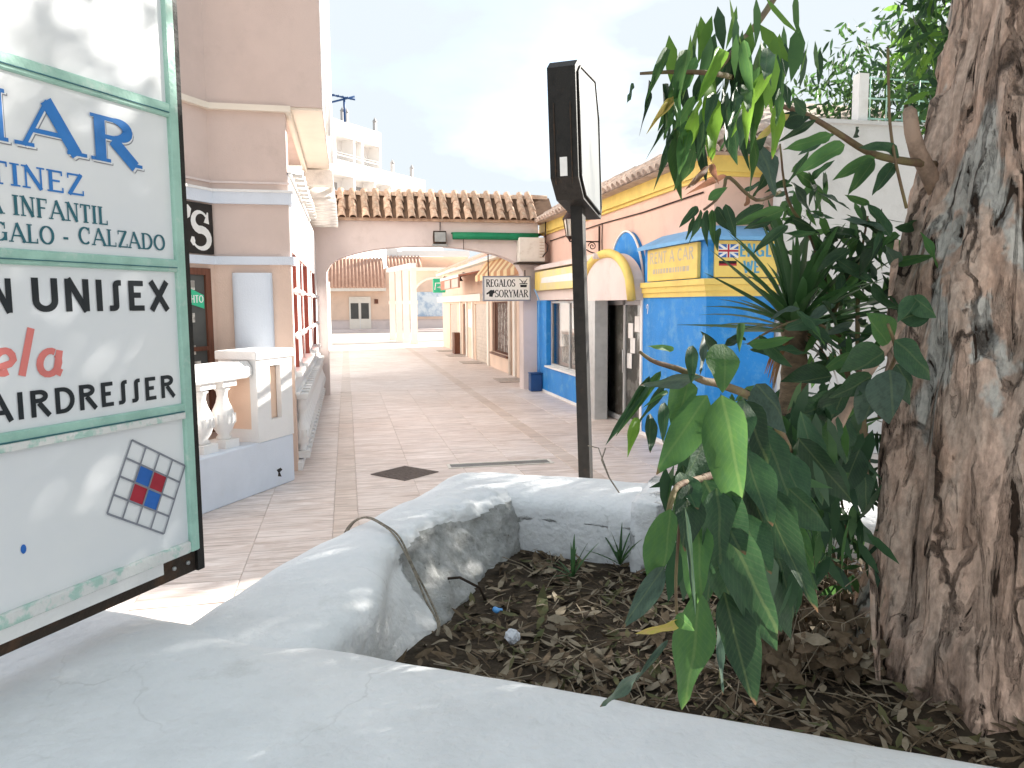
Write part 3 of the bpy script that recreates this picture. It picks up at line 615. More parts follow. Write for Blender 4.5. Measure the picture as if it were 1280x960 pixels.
for k in range(6):
    o = link('hip_tile', hm, rf2); d = Vector((1, 1, sl)).normalized(); x = d.cross(Vector((0, 0, 1))).normalized(); z = x.cross(d)
    M = Matrix((x, d, z)).transposed().to_4x4(); M.translation = Vector((-.36, -.36, zE+.03))+d*k*.38; o.matrix_basis = M

b = MB(); b.tube([(-.02, .3, 3.62), (-.02, 2.5, 3.60), (-.02, 4.6, 3.63), (-.02, 8.5, 3.61)], .012, 5); b.tube([(-.02, 4.6, 3.63), (-.02, 4.62, 3.3), (-.02, 4.6, 3.1)], .010, 5); b.build('wall_cable', 'iron', pb)
shop = empty('blue_shop', (4.58, 9.28, 0)); sx, sy = 4.58, 9.28     # local x into the building, y along the alley
tag(shop, 'bright blue shopfront with yellow sign panels and an arched door canopy', 'shop')
def Y(y): return y-sy
b = MB()    # walls: facing the alley with door and window openings, facing the camera
b.box(0, .30, Y(14.05), Y(14.35), .06, 2.18); b.box(0, .30, Y(17.48), Y(18.38), .06, 2.18); b.box(0, .30, Y(14.35), Y(17.48), .06, .62); b.build('window_wall', 'blue', shop)
b = MB(); b.box(0, .30, 0, Y(11.50), .06, 2.18)
b.box(.30, .98, 0, .42, .06, 2.18); b.build('wall', 'blue', shop)
b = MB(); b.box(-.012, .30, -.012, Y(11.48), 0, .06); b.box(-.012, .30, Y(14.07), Y(18.38), 0, .06); b.box(.30, .99, -.012, .30, 0, .06); b.build('plinth', 'white', shop)
b = MB(); b.box(1.2, 1.22, Y(11.5), Y(18.3), 0, 2.4); b.box(.3, .9, Y(11.5), Y(18.3), 2.18, 2.20); b.build('interior', 'darkroom', shop)
# upper fascia: lintels, ledges, mouldings
b = MB(); b.box(.01, .31, Y(13.95), Y(18.38), 2.181, 2.40); b.build('lintel', 'archwall', shop)
b = MB()
for k, (z0, z1, p) in enumerate(((2.18, 2.25, .02), (2.25, 2.33, .045), (2.33, 2.41, .07))):
    b.box(-p, .30, -p, Y(11.42), z0+.001*k, z1); b.box(.30, .99, -p, .30, z0+.001*k, z1)
b.build('moulding', 'yellow', shop)
b = MB(); b.box(.02, .32, .02, Y(11.45), 2.412, 2.93); b.box(.32, .99, .02, .4, 2.412, 2.93); b.build('fascia', 'blue', shop)
b = MB(); b.add([(-.10, -.10, 2.95), (.99, -.10, 2.95), (.99, .47, 3.14), (.32, .47, 3.14), (.32, Y(11.5), 3.14), (-.10, Y(11.5), 2.95), (-.10, -.10, 2.90), (.99, -.10, 2.90), (-.10, Y(11.5), 2.90)],
      [(0, 1, 2, 3), (0, 3, 4, 5), (6, 7, 1, 0), (8, 6, 0, 5)])
b.box(-.09, .31, -.09, Y(11.5), 2.931, 2.945); b.box(.31, .99, -.09, .4, 2.931, 2.945); b.build('ledge', 'bluelight', shop)
b = MB(); b.box(-.10, .30, Y(13.55), Y(18.3), 2.90, 2.98); b.box(.0, .32, Y(13.55), Y(18.3), 2.98, 3.02); b.build('ledge', 'archwall', shop)
# sign panels
p1 = MB(); p1.bbox(-.035, .02, Y(9.50), Y(11.22), 2.425, 2.90, .006); p1 = p1.build('sign_panel', 'yellow', shop); tag(p1, 'faded yellow panel lettered RENT A CAR')
fr = lambda y, z, o: (-.0355-o, -y, z)        # reading direction runs towards the camera
b = MB(); text(b, 'RENT A CAR', fr, -Y(11.12), -Y(9.60), 2.68, 2.85, .20, .14, False); b.build('lettering', 'fadedletter', p1)
b = MB(); x = -Y(11.0)
while x < -Y(9.75):
    w = random.uniform(.04, .10); b.quad(fr(x, 2.53, .001), fr(x+w, 2.53, .001), fr(x+w, 2.60, .001), fr(x, 2.60, .001)); x += w+.03
b.build('small_print', 'fadedletter', p1)
p2 = MB(); p2.bbox(.10, .985, -.03, .02, 2.425, 2.90, .006); p2 = p2.build('sign_panel', 'yellow', shop); tag(p2, 'yellow panel with two small flags and blue lettering')
ff = lambda x, z, o: (x, -.0305-o, z)
b = MB(); text(b, 'ENGLI', ff, .44, .96, 2.69, 2.86, .22, .15, False); b.build('lettering', 'fadedblue', p2)
b = MB(); text(b, 'WE', ff, .50, .74, 2.48, 2.64, .22, .15, False); b.build('lettering', 'fadedblue', p2)
fg = MB(); fg.quad(ff(.14, 2.68, .001), ff(.42, 2.68, .001), ff(.42, 2.85, .001), ff(.14, 2.85, .001)); fg = fg.build('union_flag', 'squareb', p2)
b = MB()
for pts, w in (([(.14, 2.68), (.42, 2.85)], .03), ([(.14, 2.85), (.42, 2.68)], .03), ([(.14, 2.765), (.42, 2.765)], .05), ([(.28, 2.68), (.28, 2.85)], .05)): ribbon(b, pts, [w, w], ff, .0015+random.random()*.0006)
b.build('flag_white', 'letterwhite', p2)
b = MB(); ribbon(b, [(.14, 2.765), (.42, 2.765)], [.026, .026], ff, .0026); ribbon(b, [(.28, 2.68), (.28, 2.85)], [.026, .026], ff, .0028); b.build('flag_red', 'squared', p2)
for z0, mt in ((2.60, 'black'), (2.573, 'squared'), (2.536, 'yellow')):
    b = MB(); b.quad(ff(.15, z0, .0012), ff(.40, z0, .0012), ff(.40, z0+.037, .0012), ff(.15, z0+.037, .0012)); b.build('flag_stripe', mt, p2)
p3 = MB(); p3.bbox(-.09, .02, Y(13.70), Y(18.22), 2.41, 2.86, .01); p3 = p3.build('sign_panel', 'yellowpale', shop); tag(p3, 'long faded yellow sign panel over the shop window')
b = MB(); b.box(-.095, -.089, Y(17.75), Y(18.20), 2.43, 2.84); b.build('end_patch', 'yellow', p3)
b = MB(); b.prism([(Y(17.6), 2.58), (Y(14.5), 2.56), (Y(14.2), 2.64), (Y(15.2), 2.72), (Y(17.55), 2.70)], -.094, -.089, 'x'); b.build('faded_print', 'letterwhite', p3)
# shop window
w = empty('x'); bpy.data.objects.remove(w)
wn = MB(); wn.box(.10, .16, Y(14.40), Y(14.46), .66, 2.16); wn.box(.10, .16, Y(17.37), Y(17.43), .66, 2.16); wn.box(.10, .16, Y(15.9), Y(15.95), .66, 2.16); wn.box(.10, .16, Y(14.46), Y(17.37), .66, .71); wn.box(.10, .16, Y(14.46), Y(17.37), 2.11, 2.16)
wf = wn.build('shop_window', 'alu', shop)
for a, c in ((14.46, 15.9), (15.95, 17.37)):
    b = MB(); b.quad((.125, Y(a), .71), (.125, Y(a), 2.11), (.125, Y(c), 2.11), (.125, Y(c), .71)); b.build('pane', 'glass', wf)
b = MB(); b.box(-.05, .12, Y(14.35), Y(17.48), .62, .66); b.build('sill', 'white', wf)
for (a, c, z0, z1, mt) in ((14.6, 15.3, 1.55, 2.05, 'letterwhite'), (15.35, 15.8, 1.6, 2.0, 'poster'), (14.7, 15.7, .75, 1.5, 'goods'), (16.2, 17.2, .75, 1.4, 'goods'), (16.1, 16.6, 1.55, 2.0, 'letterwhite')):
    b = MB(); b.box(.30, .33, Y(a), Y(c), z0, z1); b.build('display_card', mt, wf)
for k in range(7):
    b = MB(); yk = 11.7+k*.32; b.box(.27, .40, Y(yk), Y(yk+.27), .1, .7+1.2*((k*37) % 10)/10); b.build('display_stand', 'goods' if k % 3 else 'letterwhite', shop)
# door with canopy
dr = MB(); dr.box(.16, .22, Y(11.56), Y(11.64), 0.01, 2.15); dr.box(.16, .22, Y(12.7), Y(12.78), .01, 2.15); dr.box(.16, .22, Y(13.92), Y(14.0), .01, 2.15); dr.box(.16, .22, Y(11.64), Y(12.7), .01, .10); dr.box(.16, .22, Y(12.78), Y(13.92), .01, .10); dr.box(.16, .22, Y(11.64), Y(13.92), 2.07, 2.15)
drf = dr.build('door', 'alu', shop)
for a, c in ((11.64, 12.7), (12.78, 13.92)):
    b = MB(); b.quad((.185, Y(a), .10), (.185, Y(a), 2.07), (.185, Y(c), 2.07), (.185, Y(c), .10)); b.build('pane', 'glass', drf)
for k, (a, z0) in enumerate(((12.35, 1.5), (12.25, 1.25), (12.4, .98), (12.05, 1.62))):
    b = MB(); b.box(.175, .183, Y(a), Y(a+.22), z0, z0+.26); b.build('notice', 'letterwhite', drf)
b = MB(); b.box(.198, .208, Y(11.645), Y(12.69), .101, 2.06); b.box(.198, .208, Y(12.79), Y(13.91), .101, 2.06); b.build('reflection_panel', 'doorreflection', drf)  # panel added behind the panes, its mottling stands in for reflections
b = MB(); b.tube([(.10, Y(12.62), .9), (.10, Y(12.62), 1.3)], .016, 8); b.build('handle', 'alu', drf)
b = MB(); b.box(-.22, .20, Y(13.98), Y(14.06), .0, 2.15); b.box(-.22, .02, Y(13.2), Y(13.98), .0, 2.15); b.build('side_panel', 'alu', shop)
b = MB(); b.box(-.02, .30, Y(11.46), Y(11.54), .0, 2.15); b.build('door_post', 'white', shop)
can = MB(); cy, hw, z0, hh = Y(12.75), 1.30, 2.15, .80
def domez(t_): return z0+hh*math.sqrt(max(0, 1-abs(t_)**2.2))
N = 24; pts = [(cy+hw*t_, domez(t_)) for t_ in [-1+2*k/N for k in range(N+1)]]
can.prism([(p[0], p[1]) for p in pts]+[(cy+hw, z0), (cy-hw, z0)][:0], -.20, .04, 'x'); cn = can.build('door_canopy', 'archwall', shop)
b = MB(); b.tube([(-.20, p[0], p[1]) for p in pts], .075, 8); b.build('arch_rib', 'yellow', cn)
b = MB(); b.tube([(-.34, cy+.2, z0+hh-.03), (.1, cy+.2, z0+hh-.03)], .05, 8); b.build('ridge_bar', 'archwall', cn)
b = MB(); cy2 = Y(12.92); b.prism([(cy2+.86*math.cos(R(a)), 2.3+1.04*math.sin(R(a))) for a in range(0, 181, 9)], .24, .325, 'x'); b.build('arched_gable', 'blue', shop)
b = MB(); b.tube([(.235, cy2+.87*math.cos(R(a)), 2.3+1.05*math.sin(R(a))) for a in range(0, 181, 9)], .02, 6); b.build('gable_trim', 'white', shop)
# house number
b = MB(); cv_ = arc(0, 0, .03, .045, 200, 20, 8); ribbon(b, [(-Y(11.28)+p[0], 2.03+p[1]) for p in cv_]+[(-Y(11.28), 1.93)], [.018]*10, lambda y_, z_, o: (-.0015-o, -y_, z_), .0); b.build('house_number', 'white', shop)

# lantern on a wall bracket
ln_ = empty('wall_lantern', (4.90, 14.54, 3.30)); tag(ln_, 'black iron lantern on a scrolled bracket on the pink wall behind the pole', 'lantern')
b = MB(); b.box(-.03, .0, -.015, .015, -.28, .30); b.build('wall_plate', 'iron', ln_)
b = MB(); b.tube([(0, 0, .0), (-.62, 0, 0)], .014, 6); b.tube([(-.02, 0, -.25), (-.2, 0, -.20), (-.38, 0, -.10), (-.46, 0, -.01)], .012, 6)
sp = [(-.16-.085*(1-k/22)*math.cos(k*.55), 0, -.09+.085*(1-k/22)*math.sin(k*.55)) for k in range(20)]; b.tube(sp, .010, 5); b.build('bracket', 'iron', ln_)
lh = MB()
for sx_, sy_ in ((-1, -1), (1, -1), (1, 1), (-1, 1)): lh.tube([(-.62+sx_*.05, sy_*.05, .10), (-.62+sx_*.10, sy_*.10, .42)], .009, 5)
lh.lathe([(.01, 0), (.03, .04), (.07, .09), (.075, .10)], 8, (-.62, 0, 0)); lh.lathe([(.15, .42), (.10, .50), (.03, .58), (.012, .64)], 8, (-.62, 0, 0)); lh = lh.build('lantern_head', 'iron', ln_)
b = MB(); b.lathe([(.062, .10), (.125, .42)], 4, (-.62, 0, 0), R(45), R(405)); b.build('lantern_glass', 'plasticwhite', lh)

# ================================================================== LEFT BUILDING
lb = empty('left_building', (-.66, 10, 0)); lx, ly = -.66, 10.0
tag(lb, 'mauve plaster corner building with white bands and overhanging upper storey left of the alley', 'building')
BX = -.90                                            # where the front wall bends, local x
bd = Vector((-UX, -UY, 0))                           # the bent part runs back towards the street
def bent(b, z0, z1, p=0.0, L=3.0, t=.25):            # a band following the bent front; p = how far it stands proud
    n1 = Vector((0, -1, 0)); n2 = Vector((VX, VY, 0)); k = (n1+n2).normalized(); kk = p/k.dot(n1)
    A = Vector((BX, 0, 0)); E_ = Vector((0, 0, 0)); G = A+bd*L
    o = [E_+n1*p+Vector((p, 0, 0)), A+k*kk, G+n2*p, G-n2*t, A-k*(t/k.dot(n1)), E_-n1*t+Vector((p, 0, 0))]
    n = len(o); b.add([(q.x, q.y, z0) for q in o]+[(q.x, q.y, z1) for q in o], [(0, 1, n+1, n), (1, 2, n+2, n+1), (2, 3, n+3, n+2), (3, 4, n+4, n+3), (4, 5, n+5, n+4), (5, 0, n, n+5), (0, 5, 4, 1), (1, 4, 3, 2), (n, n+1, n+4, n+5), (n+1, n+2, n+3, n+4)])
b = MB(); bent(b, .0, 4.45); b.box(-4, -.30, .26, 8.4, 0, 4.45); b.build('front_wall', 'pinkgrey', lb)
b = MB(); bent(b, .0, 2.60, .004, 2.99, .2); b.build('lower_render', 'peachgrey', lb)
b = MB(); bent(b, 3.33, 3.47, .05); b.build('band', 'shadewhite', lb)
b = MB(); bent(b, 3.47, 3.50, .07); b.build('band_lip', 'white', lb)
b = MB(); bent(b, 2.60, 2.70, .05); b.build('band', 'shadewhite', lb)
b = MB(); bent(b, 3.575, 3.60, .025); b.build('thin_moulding', 'archwall', lb)
b = MB(); bent(b, 4.43, 4.50, .07); b.tube([(.03, -.05, 4.46), (.03, 7, 4.46)], .045, 8); b.build('gutter', 'soffit', lb)
# overhanging upper storey
b = MB(); b.box(BX, .44, .0, 8.3, 4.51, 8.2); 
G = Vector((BX, 0, 0))+bd*3
b.add([(BX, 0, 4.51), (G.x, G.y, 4.51), (G.x, G.y, 8.2), (BX, 0, 8.2), (BX-3, 0, 8.2), (BX-3, 3, 8.2), (BX, 3, 8.2)], [(1, 0, 3, 2)])
b.build('upper_storey', 'pinkgrey', lb)
b = MB(); b.box(.0, .445, .02, 8.3, 4.48, 4.508); b.build('soffit', 'soffit', lb)
b = MB(); b.box(.441, .455, .01, 8.3, 4.48, 8.2); b.build('alley_face', 'white', lb)
for yy in (.6, 2.6):
    b = MB(); b.tube([(.50, yy, 4.3), (.50, yy, 8.2)], .035, 8); b.build('downpipe', 'white', lb)
# white alley side wall with windows and the ornamental balusters below
b = MB(); W0 = [(.14, 1.0), (1.7, 4.1), (5.1, 7.4)]
yy = 0
b.box(-.28, .012, .012, 8.4, 2.78, 3.72); b.box(-.28, .012, -.012+.024, 8.4, .98, 1.25)
for a, c in W0: b.box(-.28, .012, yy+.012, a, 1.25, 2.78); yy = c
b.box(-.28, .012, yy+.012, 8.4, 1.25, 2.78); b.box(-.30, -.20, .012, 8.4, 0.0, .98); b.box(-.2, .06, .012, 8.4, 0, .10); b.box(.013, .05, .012, 8.4, .965, 1.0)
b.build('side_wall', 'white', lb)
for a, c in W0:
    f = MB(); f.box(-.16, -.12, a+.012, c, 1.25, 2.78); f = f.build('window', 'shutterpink', lb)
    q = MB(); q.box(-.27, .008, c-.04, c-.002, 1.256, 2.775); q.build('jamb', 'shutterpink', f)
    for k in range(1 if a > 1 else 0):
        t0 = (a+c)/2; q = MB(); q.tube([(-.02, t0, 1.26), (-.02, t0, 2.77)], .016, 6); q.build('window_bar', 'white', f)
    for z in (1.72, 2.28):
        q = MB(); q.tube([(.03, a, z), (.03, c, z)], .018, 6); q.build('window_bar', 'white', f)
        for yk in (a+.05, c-.05):
            q = MB(); q.lathe([(.0, -.05), (.04, -.02), (.045, .01), (.0, .05)], 8, (.045, yk, z)); q.build('bar_knob', 'white', f)
    q = MB(); q.box(-.14, .09, a-.05, c+.05, 1.20, 1.255); q.build('sill', 'white', f)
def baluster_mesh(name, mt, h=.74, s=1.0):
    b = MB(); b.box(-.085*s, .085*s, -.085*s, .085*s, 0, .09); b.box(-.085*s, .085*s, -.085*s, .085*s, h-.07, h)
    b.lathe([(.05*s, .09), (.065*s, .11), (.045*s, .14), (.075*s, .20), (.095*s, .27), (.098*s, .34), (.085*s, .41), (.055*s, .49), (.042*s, .56), (.05*s, .62), (.068*s, .64), (.05*s, h-.07)], 14)
    for k in range(14):          # flutes round the belly
        a = 2*math.pi*k/14; b.box(.094*s, .104*s, -.007, .007, .27, .37, Matrix.Rotation(a, 4, 'Z'))
    return b.mesh(name, mt)
BAL = baluster_mesh('baluster', 'white', .74, 1.3); BALS = baluster_mesh('baluster', 'white', .84, 1.1)
for k in range(21): link('baluster', BALS, lb, (.05, .32+k*.38, .12))
# parapet row of tile ends above the side wall
TW = tile_mesh('eave_tile', 'tilewhite', .42, .13, .12, .02)
for k in range(13):
    o = link('eave_tile', TW, lb); M = Matrix.Rotation(R(90), 4, 'Z'); M.translation = (.17, .16+k*.40, 3.70+random.uniform(-.01, .02)); o.matrix_basis = M
b = MB(); b.box(-.2, .05, .012, 5.4, 3.70, 3.73); b.build('eave_board', 'white', lb)
# white tiled canopy under the overhang
cn = MB(); cn.box(.02, .50, 4.15, 4.22, 4.20, 4.46); cn.box(.46, .50, 4.22, 8.3, 4.10, 4.20); cn.box(.02, .50, 4.22, 8.3, 4.36, 4.40); cn = cn.build('eave_canopy', 'tilewhite', lb)
TW2 = tile_mesh('canopy_tile', 'tilewhite', .50, .19, .19, .03, 8)
for k in range(10):
    o = link('canopy_tile', TW2, cn); M = Matrix.Rotation(R(90), 4, 'Z'); M.translation = (.52, 4.42+k*.40, 4.00-.012*k); o.matrix_basis = M
    if k < 9:
        q = MB(); q.tube([(-.02, 4.62+k*.40, 3.98-.012*k), (.54, 4.62+k*.40, 3.98-.012*k)], .06, 8); q.build('canopy_rib', 'tilewhite', cn)
# half-round white column, shop sign and door on the front
b = MB(); b.prism([(.235*math.cos(R(a)), -.11*abs(math.sin(R(a)))**.6) for a in range(0, 181, 9)], 0, 1.0, 'z'); b.build('half_column', 'shadewhite', lb, (-.455, -.004, 1.50))
def bp_(s, z, o=0): return Vector((BX, 0, 0))+bd*s+Vector((VX, VY, 0))*o+Vector((0, 0, z))
Mb = Matrix(((-bd.x, -VX, 0, 0), (-bd.y, -VY, 0, 0), (0, 0, 1, 0), (0, 0, 0, 1)))   # x along the wall to the right, -y outwards
ss = empty('shop_name_sign', (0, 0, 0)); bpy.data.objects.remove(ss)
ss = empty('black_shop_sign', Vector((lx, ly, 0))+bp_(.02, 0)); ss.rotation_euler = Mb.to_euler(); tag(ss, "black sign board with a white letter S beside the directory board", 'sign')
b = MB(); b.box(-1.1, 0, -.035, -.002, 2.72, 3.31); b.build('panel', 'black', ss)
fs_ = lambda x, z, o: (x, -.0355-o, z)
b = MB(); cvp = arc(-.21, 3.10, .115, .105, 35, 255, 12)+arc(-.21, 2.89, .135, .11, 80, -160, 14)
ws = [.03+.065*math.sin(math.pi*min(1, max(0, (i-2)/(len(cvp)-5)))) for i in range(len(cvp))]
ribbon(b, cvp, ws, fs_, .001); ribbon(b, [(-.11, 3.08), (-.10, 3.14), (-.085, 3.21)], [.09, .05, .02], fs_, .0013); ribbon(b, [(-.34, 2.91), (-.345, 2.86), (-.33, 2.81)], [.04, .08, .03], fs_, .0015)
ribbon(b, [(-.42, 3.26), (-.39, 3.22), (-.40, 3.15), (-.46, 3.09)], [.05, .085, .06, .01], fs_, .0017); b.build('lettering', 'letterwhite', ss)
dd = empty('shop_door', Vector((lx, ly, 0))+bp_(.10, .57)); dd.rotation_euler = Mb.to_euler(); tag(dd, 'brown framed glazed shop door below the black sign board', 'door')
b = MB(); b.box(-1.1, 0, -.04, -.003, 1.9, 1.98); b.box(-.09, 0, -.04, -.003, 0, 1.9); b.box(-1.1, -1.0, -.04, -.003, 0, 1.9); 
for z in (.55, 1.0): b.box(-1.0, -.09, -.035, -.003, z, z+.05)
b.build('frame', 'brownwood', dd)
b = MB(); b.box(-1.0, -.09, -.012, -.006, .6, 1.9); b.build('pane', 'darkroom', dd)
for k in range(9):
    b = MB(); xx = -.95+random.random()*.6; zz = .2+k*.19; b.box(xx, xx+.14+random.random()*.1, -.017, -.013, zz, zz+.11); b.build('display_item', 'goods', dd)
b = MB(); b.prism([(-.44, 1.58), (-.12, 1.50), (-.12, 1.66), (-.40, 1.76)], -.026, -.020, 'y'); b.build('door_notice', 'greensign', dd)
b = MB(); text(b, 'OTHE', lambda x, z, o: (-.53-x, -.0262-o, z), -.40, -.13, 1.57, 1.66, .2, .12, False); b.build('lettering', 'letterwhite', dd)

# ------------------------------------------------------------------ terrace plinth, pedestal and balustrade in front
tw = empty('terrace_balustrade', (-.66, 9.47, 0)); tw.rotation_euler = (0, 0, -AU+R(2)); tag(tw, 'white balustrade on a plinth with a corner pedestal in front of the mauve building', 'balustrade')
# local: -y runs towards the street, +x faces the alley
b = MB(); b.bbox(-.46, 0, -5.2, .0, 0, .57, .012); b.build('plinth', 'shadewhite', tw)
b = MB(); W_, D_ = .50, .46                                   # hollow corner pedestal with openings
b.box(-W_, 0.004, -.66, -.54, .571, 1.50); b.box(-W_, .004, -.10, .004, .571, 1.50); b.box(-W_, -.40, -.54, -.10, .571, 1.5); b.box(-.06, .004, -.54, -.10, .571, .80); b.box(-.06, .004, -.54, -.10, 1.42, 1.5)
b.box(-.06, .004, -.54, -.42, .80, 1.42); b.box(-.06, .004, -.22, -.10, .80, 1.42)
b.bbox(-W_-.03, .03, -.69, .03, 1.50, 1.60, .01); ped = b.build('pedestal', 'white', tw)
b = MB(); b.box(-.40, -.09, -.663, -.6605, .72, 1.40); b.build('recess_panel', 'peach', ped)
b = MB(); b.box(-.395, -.07, -.535, -.105, .80, 1.40); b.build('core', 'peach', ped)
b = MB(); b.smooth = False; b.prism([(-.36, 1.31), (-.06, 1.31), (-.04, 1.34), (-.04, 1.42), (-.09, 1.49), (-.33, 1.49), (-.38, 1.42), (-.38, 1.34)], -5.2, -.68, 'y'); b.build('handrail', 'white', tw)
for k in range(13): link('baluster', BAL, tw, (-.21, -.98-k*.34, .57))
b = MB(); b.prism([(-.34, .12), (-.27, .10), (-.30, .16), (-.25, .18), (-.28, .21), (-.36, .20), (-.33, .16)], .0005, .002, 'x'); b.build('dark_chip', 'black', tw)

# ================================================================== SHOPS BEYOND THE ARCH (right)
sb = empty('shop_row', (4.75, 18.9, 0)); tag(sb, 'low peach shop row beyond the archway on the right of the alley', 'building')
def SY(y): return y-18.9
OPEN = [(20.2, 21.15, 0, 2.15), (22.7, 25.3, .52, 2.18), (26.3, 28.7, 0, 2.12), (30.9, 31.9, 0, 2.12), (33.6, 35.9, 0, 2.12)]
b = MB(); yy = 18.95
for a, c, z0, z1 in OPEN:
    b.box(0, .3, SY(yy), SY(a), 0, 2.2); yy = c
    if z0: b.box(0, .3, SY(a), SY(c), 0, z0)
    if z1 < 2.2: b.box(0, .3, SY(a), SY(c), z1, 2.2)
b.box(0, .3, SY(yy), SY(38.6), 0, 2.2); b.box(0, .3, SY(18.95), SY(38.6), 2.2, 3.62); b.box(.3, 6, SY(18.95), SY(38.6), 0, 3.62); b.build('wall', 'peach', sb)
b = MB(); b.box(-.28, 0, SY(26), SY(38.6), 2.21, 2.46); b.build('lintel_band', 'cream', sb)
b = MB(); b.add([(-.35, 0, 3.62), (-.35, SY(38.9), 3.62), (3, SY(38.9), 5.0), (3, 0, 5.0), (-.35, 0, 3.70), (-.35, SY(38.9), 3.70), (3, SY(38.9), 5.08), (3, 0, 5.08)], [(0, 1, 2, 3), (7, 6, 5, 4), (0, 4, 5, 1), (1, 5, 6, 2)]); b.build('roof', 'tilefar', sb)
b = MB(); b.box(-.30, .0, 0, SY(38.8), 3.50, 3.60); b.build('eave_trim', 'cream', sb)
for k, (a, c, z0, z1) in enumerate(OPEN):
    if k == 1:
        f = MB(); f.box(.10, .16, SY(a), SY(c), z0, z0+.06); f.box(.10, .16, SY(a), SY(c), z1-.06, z1); f.box(.10, .16, SY(a), SY(a)+.06, z0, z1); f.box(.10, .16, SY(c)-.06, SY(c), z0, z1); f = f.build('window', 'brownwood', sb)
        q = MB(); q.box(.20, .22, SY(a), SY(c), z0, z1); q.build('curtain', 'goods', f)
        for j in range(11):
            t0 = a+(c-a)*(j+.5)/11; q = MB(); q.box(.03, .05, SY(t0)-.018, SY(t0)+.018, z0+.03, z1-.03); q.build('window_bar', 'brownwood', f)
        q = MB(); q.box(-.08, .10, SY(a)-.06, SY(c)+.06, z0-.06, z0-.002); q.build('sill', 'brownwood', f)
    elif k in (0, 3):
        f = MB(); f.box(.07, .12, SY(a), SY(c), 0.01, z1); f = f.build('door', 'brownwood', sb)
        for j in range(5): q = MB(); q.box(.055, .069, SY(a)+.1, SY(c)-.1, .2+j*.37, .45+j*.37); q.build('door_panel', 'iron' if j else 'brownwood', f)
    else:
        f = MB(); f.box(.045, .10, SY(a), SY(c), .01, z1); f = f.build('roller_shutter', 'shutter', sb)
        for j in range(16): q = MB(); q.box(.025, .044, SY(a)+.02, SY(c)-.02, .05+j*.128, .145+j*.128); q.build('slat', 'shutter', f)
for (a, c, z, dz, dx) in ((19.3, 26.0, 3.56, .52, .42),):
    f = empty('striped_awning', (4.74, a, z)); tag(f, 'orange and cream striped awning just beyond the archway', 'awning'); n_ = 14
    for j in range(n_):
        q = MB(); y0_, y1_ = (c-a)*j/n_, (c-a)*(j+1)/n_; q.add([(0, y0_, 0), (0, y1_, 0), (-dx, y1_, -dz), (-dx, y0_, -dz), (-dx, y1_, -dz-.18), (-dx, y0_, -dz-.18), (0, y0_, -.02), (0, y1_, -.02), (-dx+.02, y1_, -dz-.02), (-dx+.02, y0_, -dz-.02)], [(0, 1, 2, 3), (3, 2, 4, 5), (9, 8, 7, 6)]); q.build('stripe', 'awning' if j % 2 else 'awningdark', f)
for (ya, za) in ((29.6, 3.25), (35.4, 3.3)):
    q = MB(); q.tube([(-.02, SY(ya), za), (-.30, SY(ya), za+.06), (-.42, SY(ya), za-.14)], .03, 6); q.lathe([(.02, .0), (.10, -.12), (.11, -.16)], 8, (-.42, SY(ya), za-.10)); q.build('wall_lamp', 'iron', sb)
q = MB(); q.tube([(-.05, SY(22.2), .02), (-.05, SY(22.2), 3.5)], .045, 8); q.build('downpipe', 'cream', sb)
q = MB(); q.box(-.03, .0, SY(29.2), SY(30.2), 1.2, 1.9); q.build('notice_board', 'letterwhite', sb)
q = MB(); q.box(-.30, -.02, SY(32.3), SY(33.0), .01, .9); q.build('meter_box', 'brownwood', sb)
for ya in (21.5, 25.7, 29.0, 30.5, 32.2):
    q = MB(); q.box(-.06, -.002, SY(ya), SY(ya+.25), .01, 2.19); q.build('pilaster', 'cream', sb)
f = empty('brown_awning', (4.74, 26.6, 3.30)); tag(f, 'faded brown awning box over the shuttered shop door', 'awning')
q = MB(); q.prism([(0, 0), (-.9, -.18), (-.9, -.62), (-.86, -.62), (-.86, -.22), (0, -.06)], 0, 5.2, 'y'); q.build('canvas', 'awningbrown', f)
q = MB(); q.prism([(0, .02), (-.92, -.16), (-.92, -.26), (-.905, -.26), (-.905, -.18), (0, 0)], -.01, 5.21, 'y'); q.build('front_rail', 'cream', f)
for yk in (.02, 2.1): q = MB(); q.box(-.93, -.905, yk, yk+1.6, -.60, -.30); q.build('fascia_card', 'shutter', f)
f = empty('green_shop_sign', (4.74, 34.2, 2.62)); tag(f, 'small green projecting shop sign far along the shop row', 'sign')
q = MB(); q.bbox(-.95, -.40, -.06, .06, 0, .62, .02); q.box(-.40, -.02, -.02, .02, .3, .34); q.build('panel', 'greensign', f)
q = MB(); fm2 = lambda x, z, o: (x, -.0605-o, z); ribbon(q, [(-.88, .12), (-.84, .42), (-.62, .42), (-.6, .3), (-.78, .24), (-.5, .2)], [.05]*6, fm2, .001); q.build('lettering', 'letterwhite', f)
for (yy, zz) in ((29.5, 3.3), (33.0, 3.3)):
    pass
for k, yy in enumerate((20.65, 27.4, 31.3, 34.6)):
    f = MB(); f.bbox(-.75, -.02, -.55, .55, .002, .018, .005); o = f.build('door_mat', 'matbeige', None, (4.74, yy, .004)); tag(o, ('beige door mat before the brown door nearest the archway', 'beige door mat before the middle roller shutter', 'beige door mat before the far narrow brown door', 'beige door mat before the farthest roller shutter')[k], 'door mat', 'door mats along the shop row')

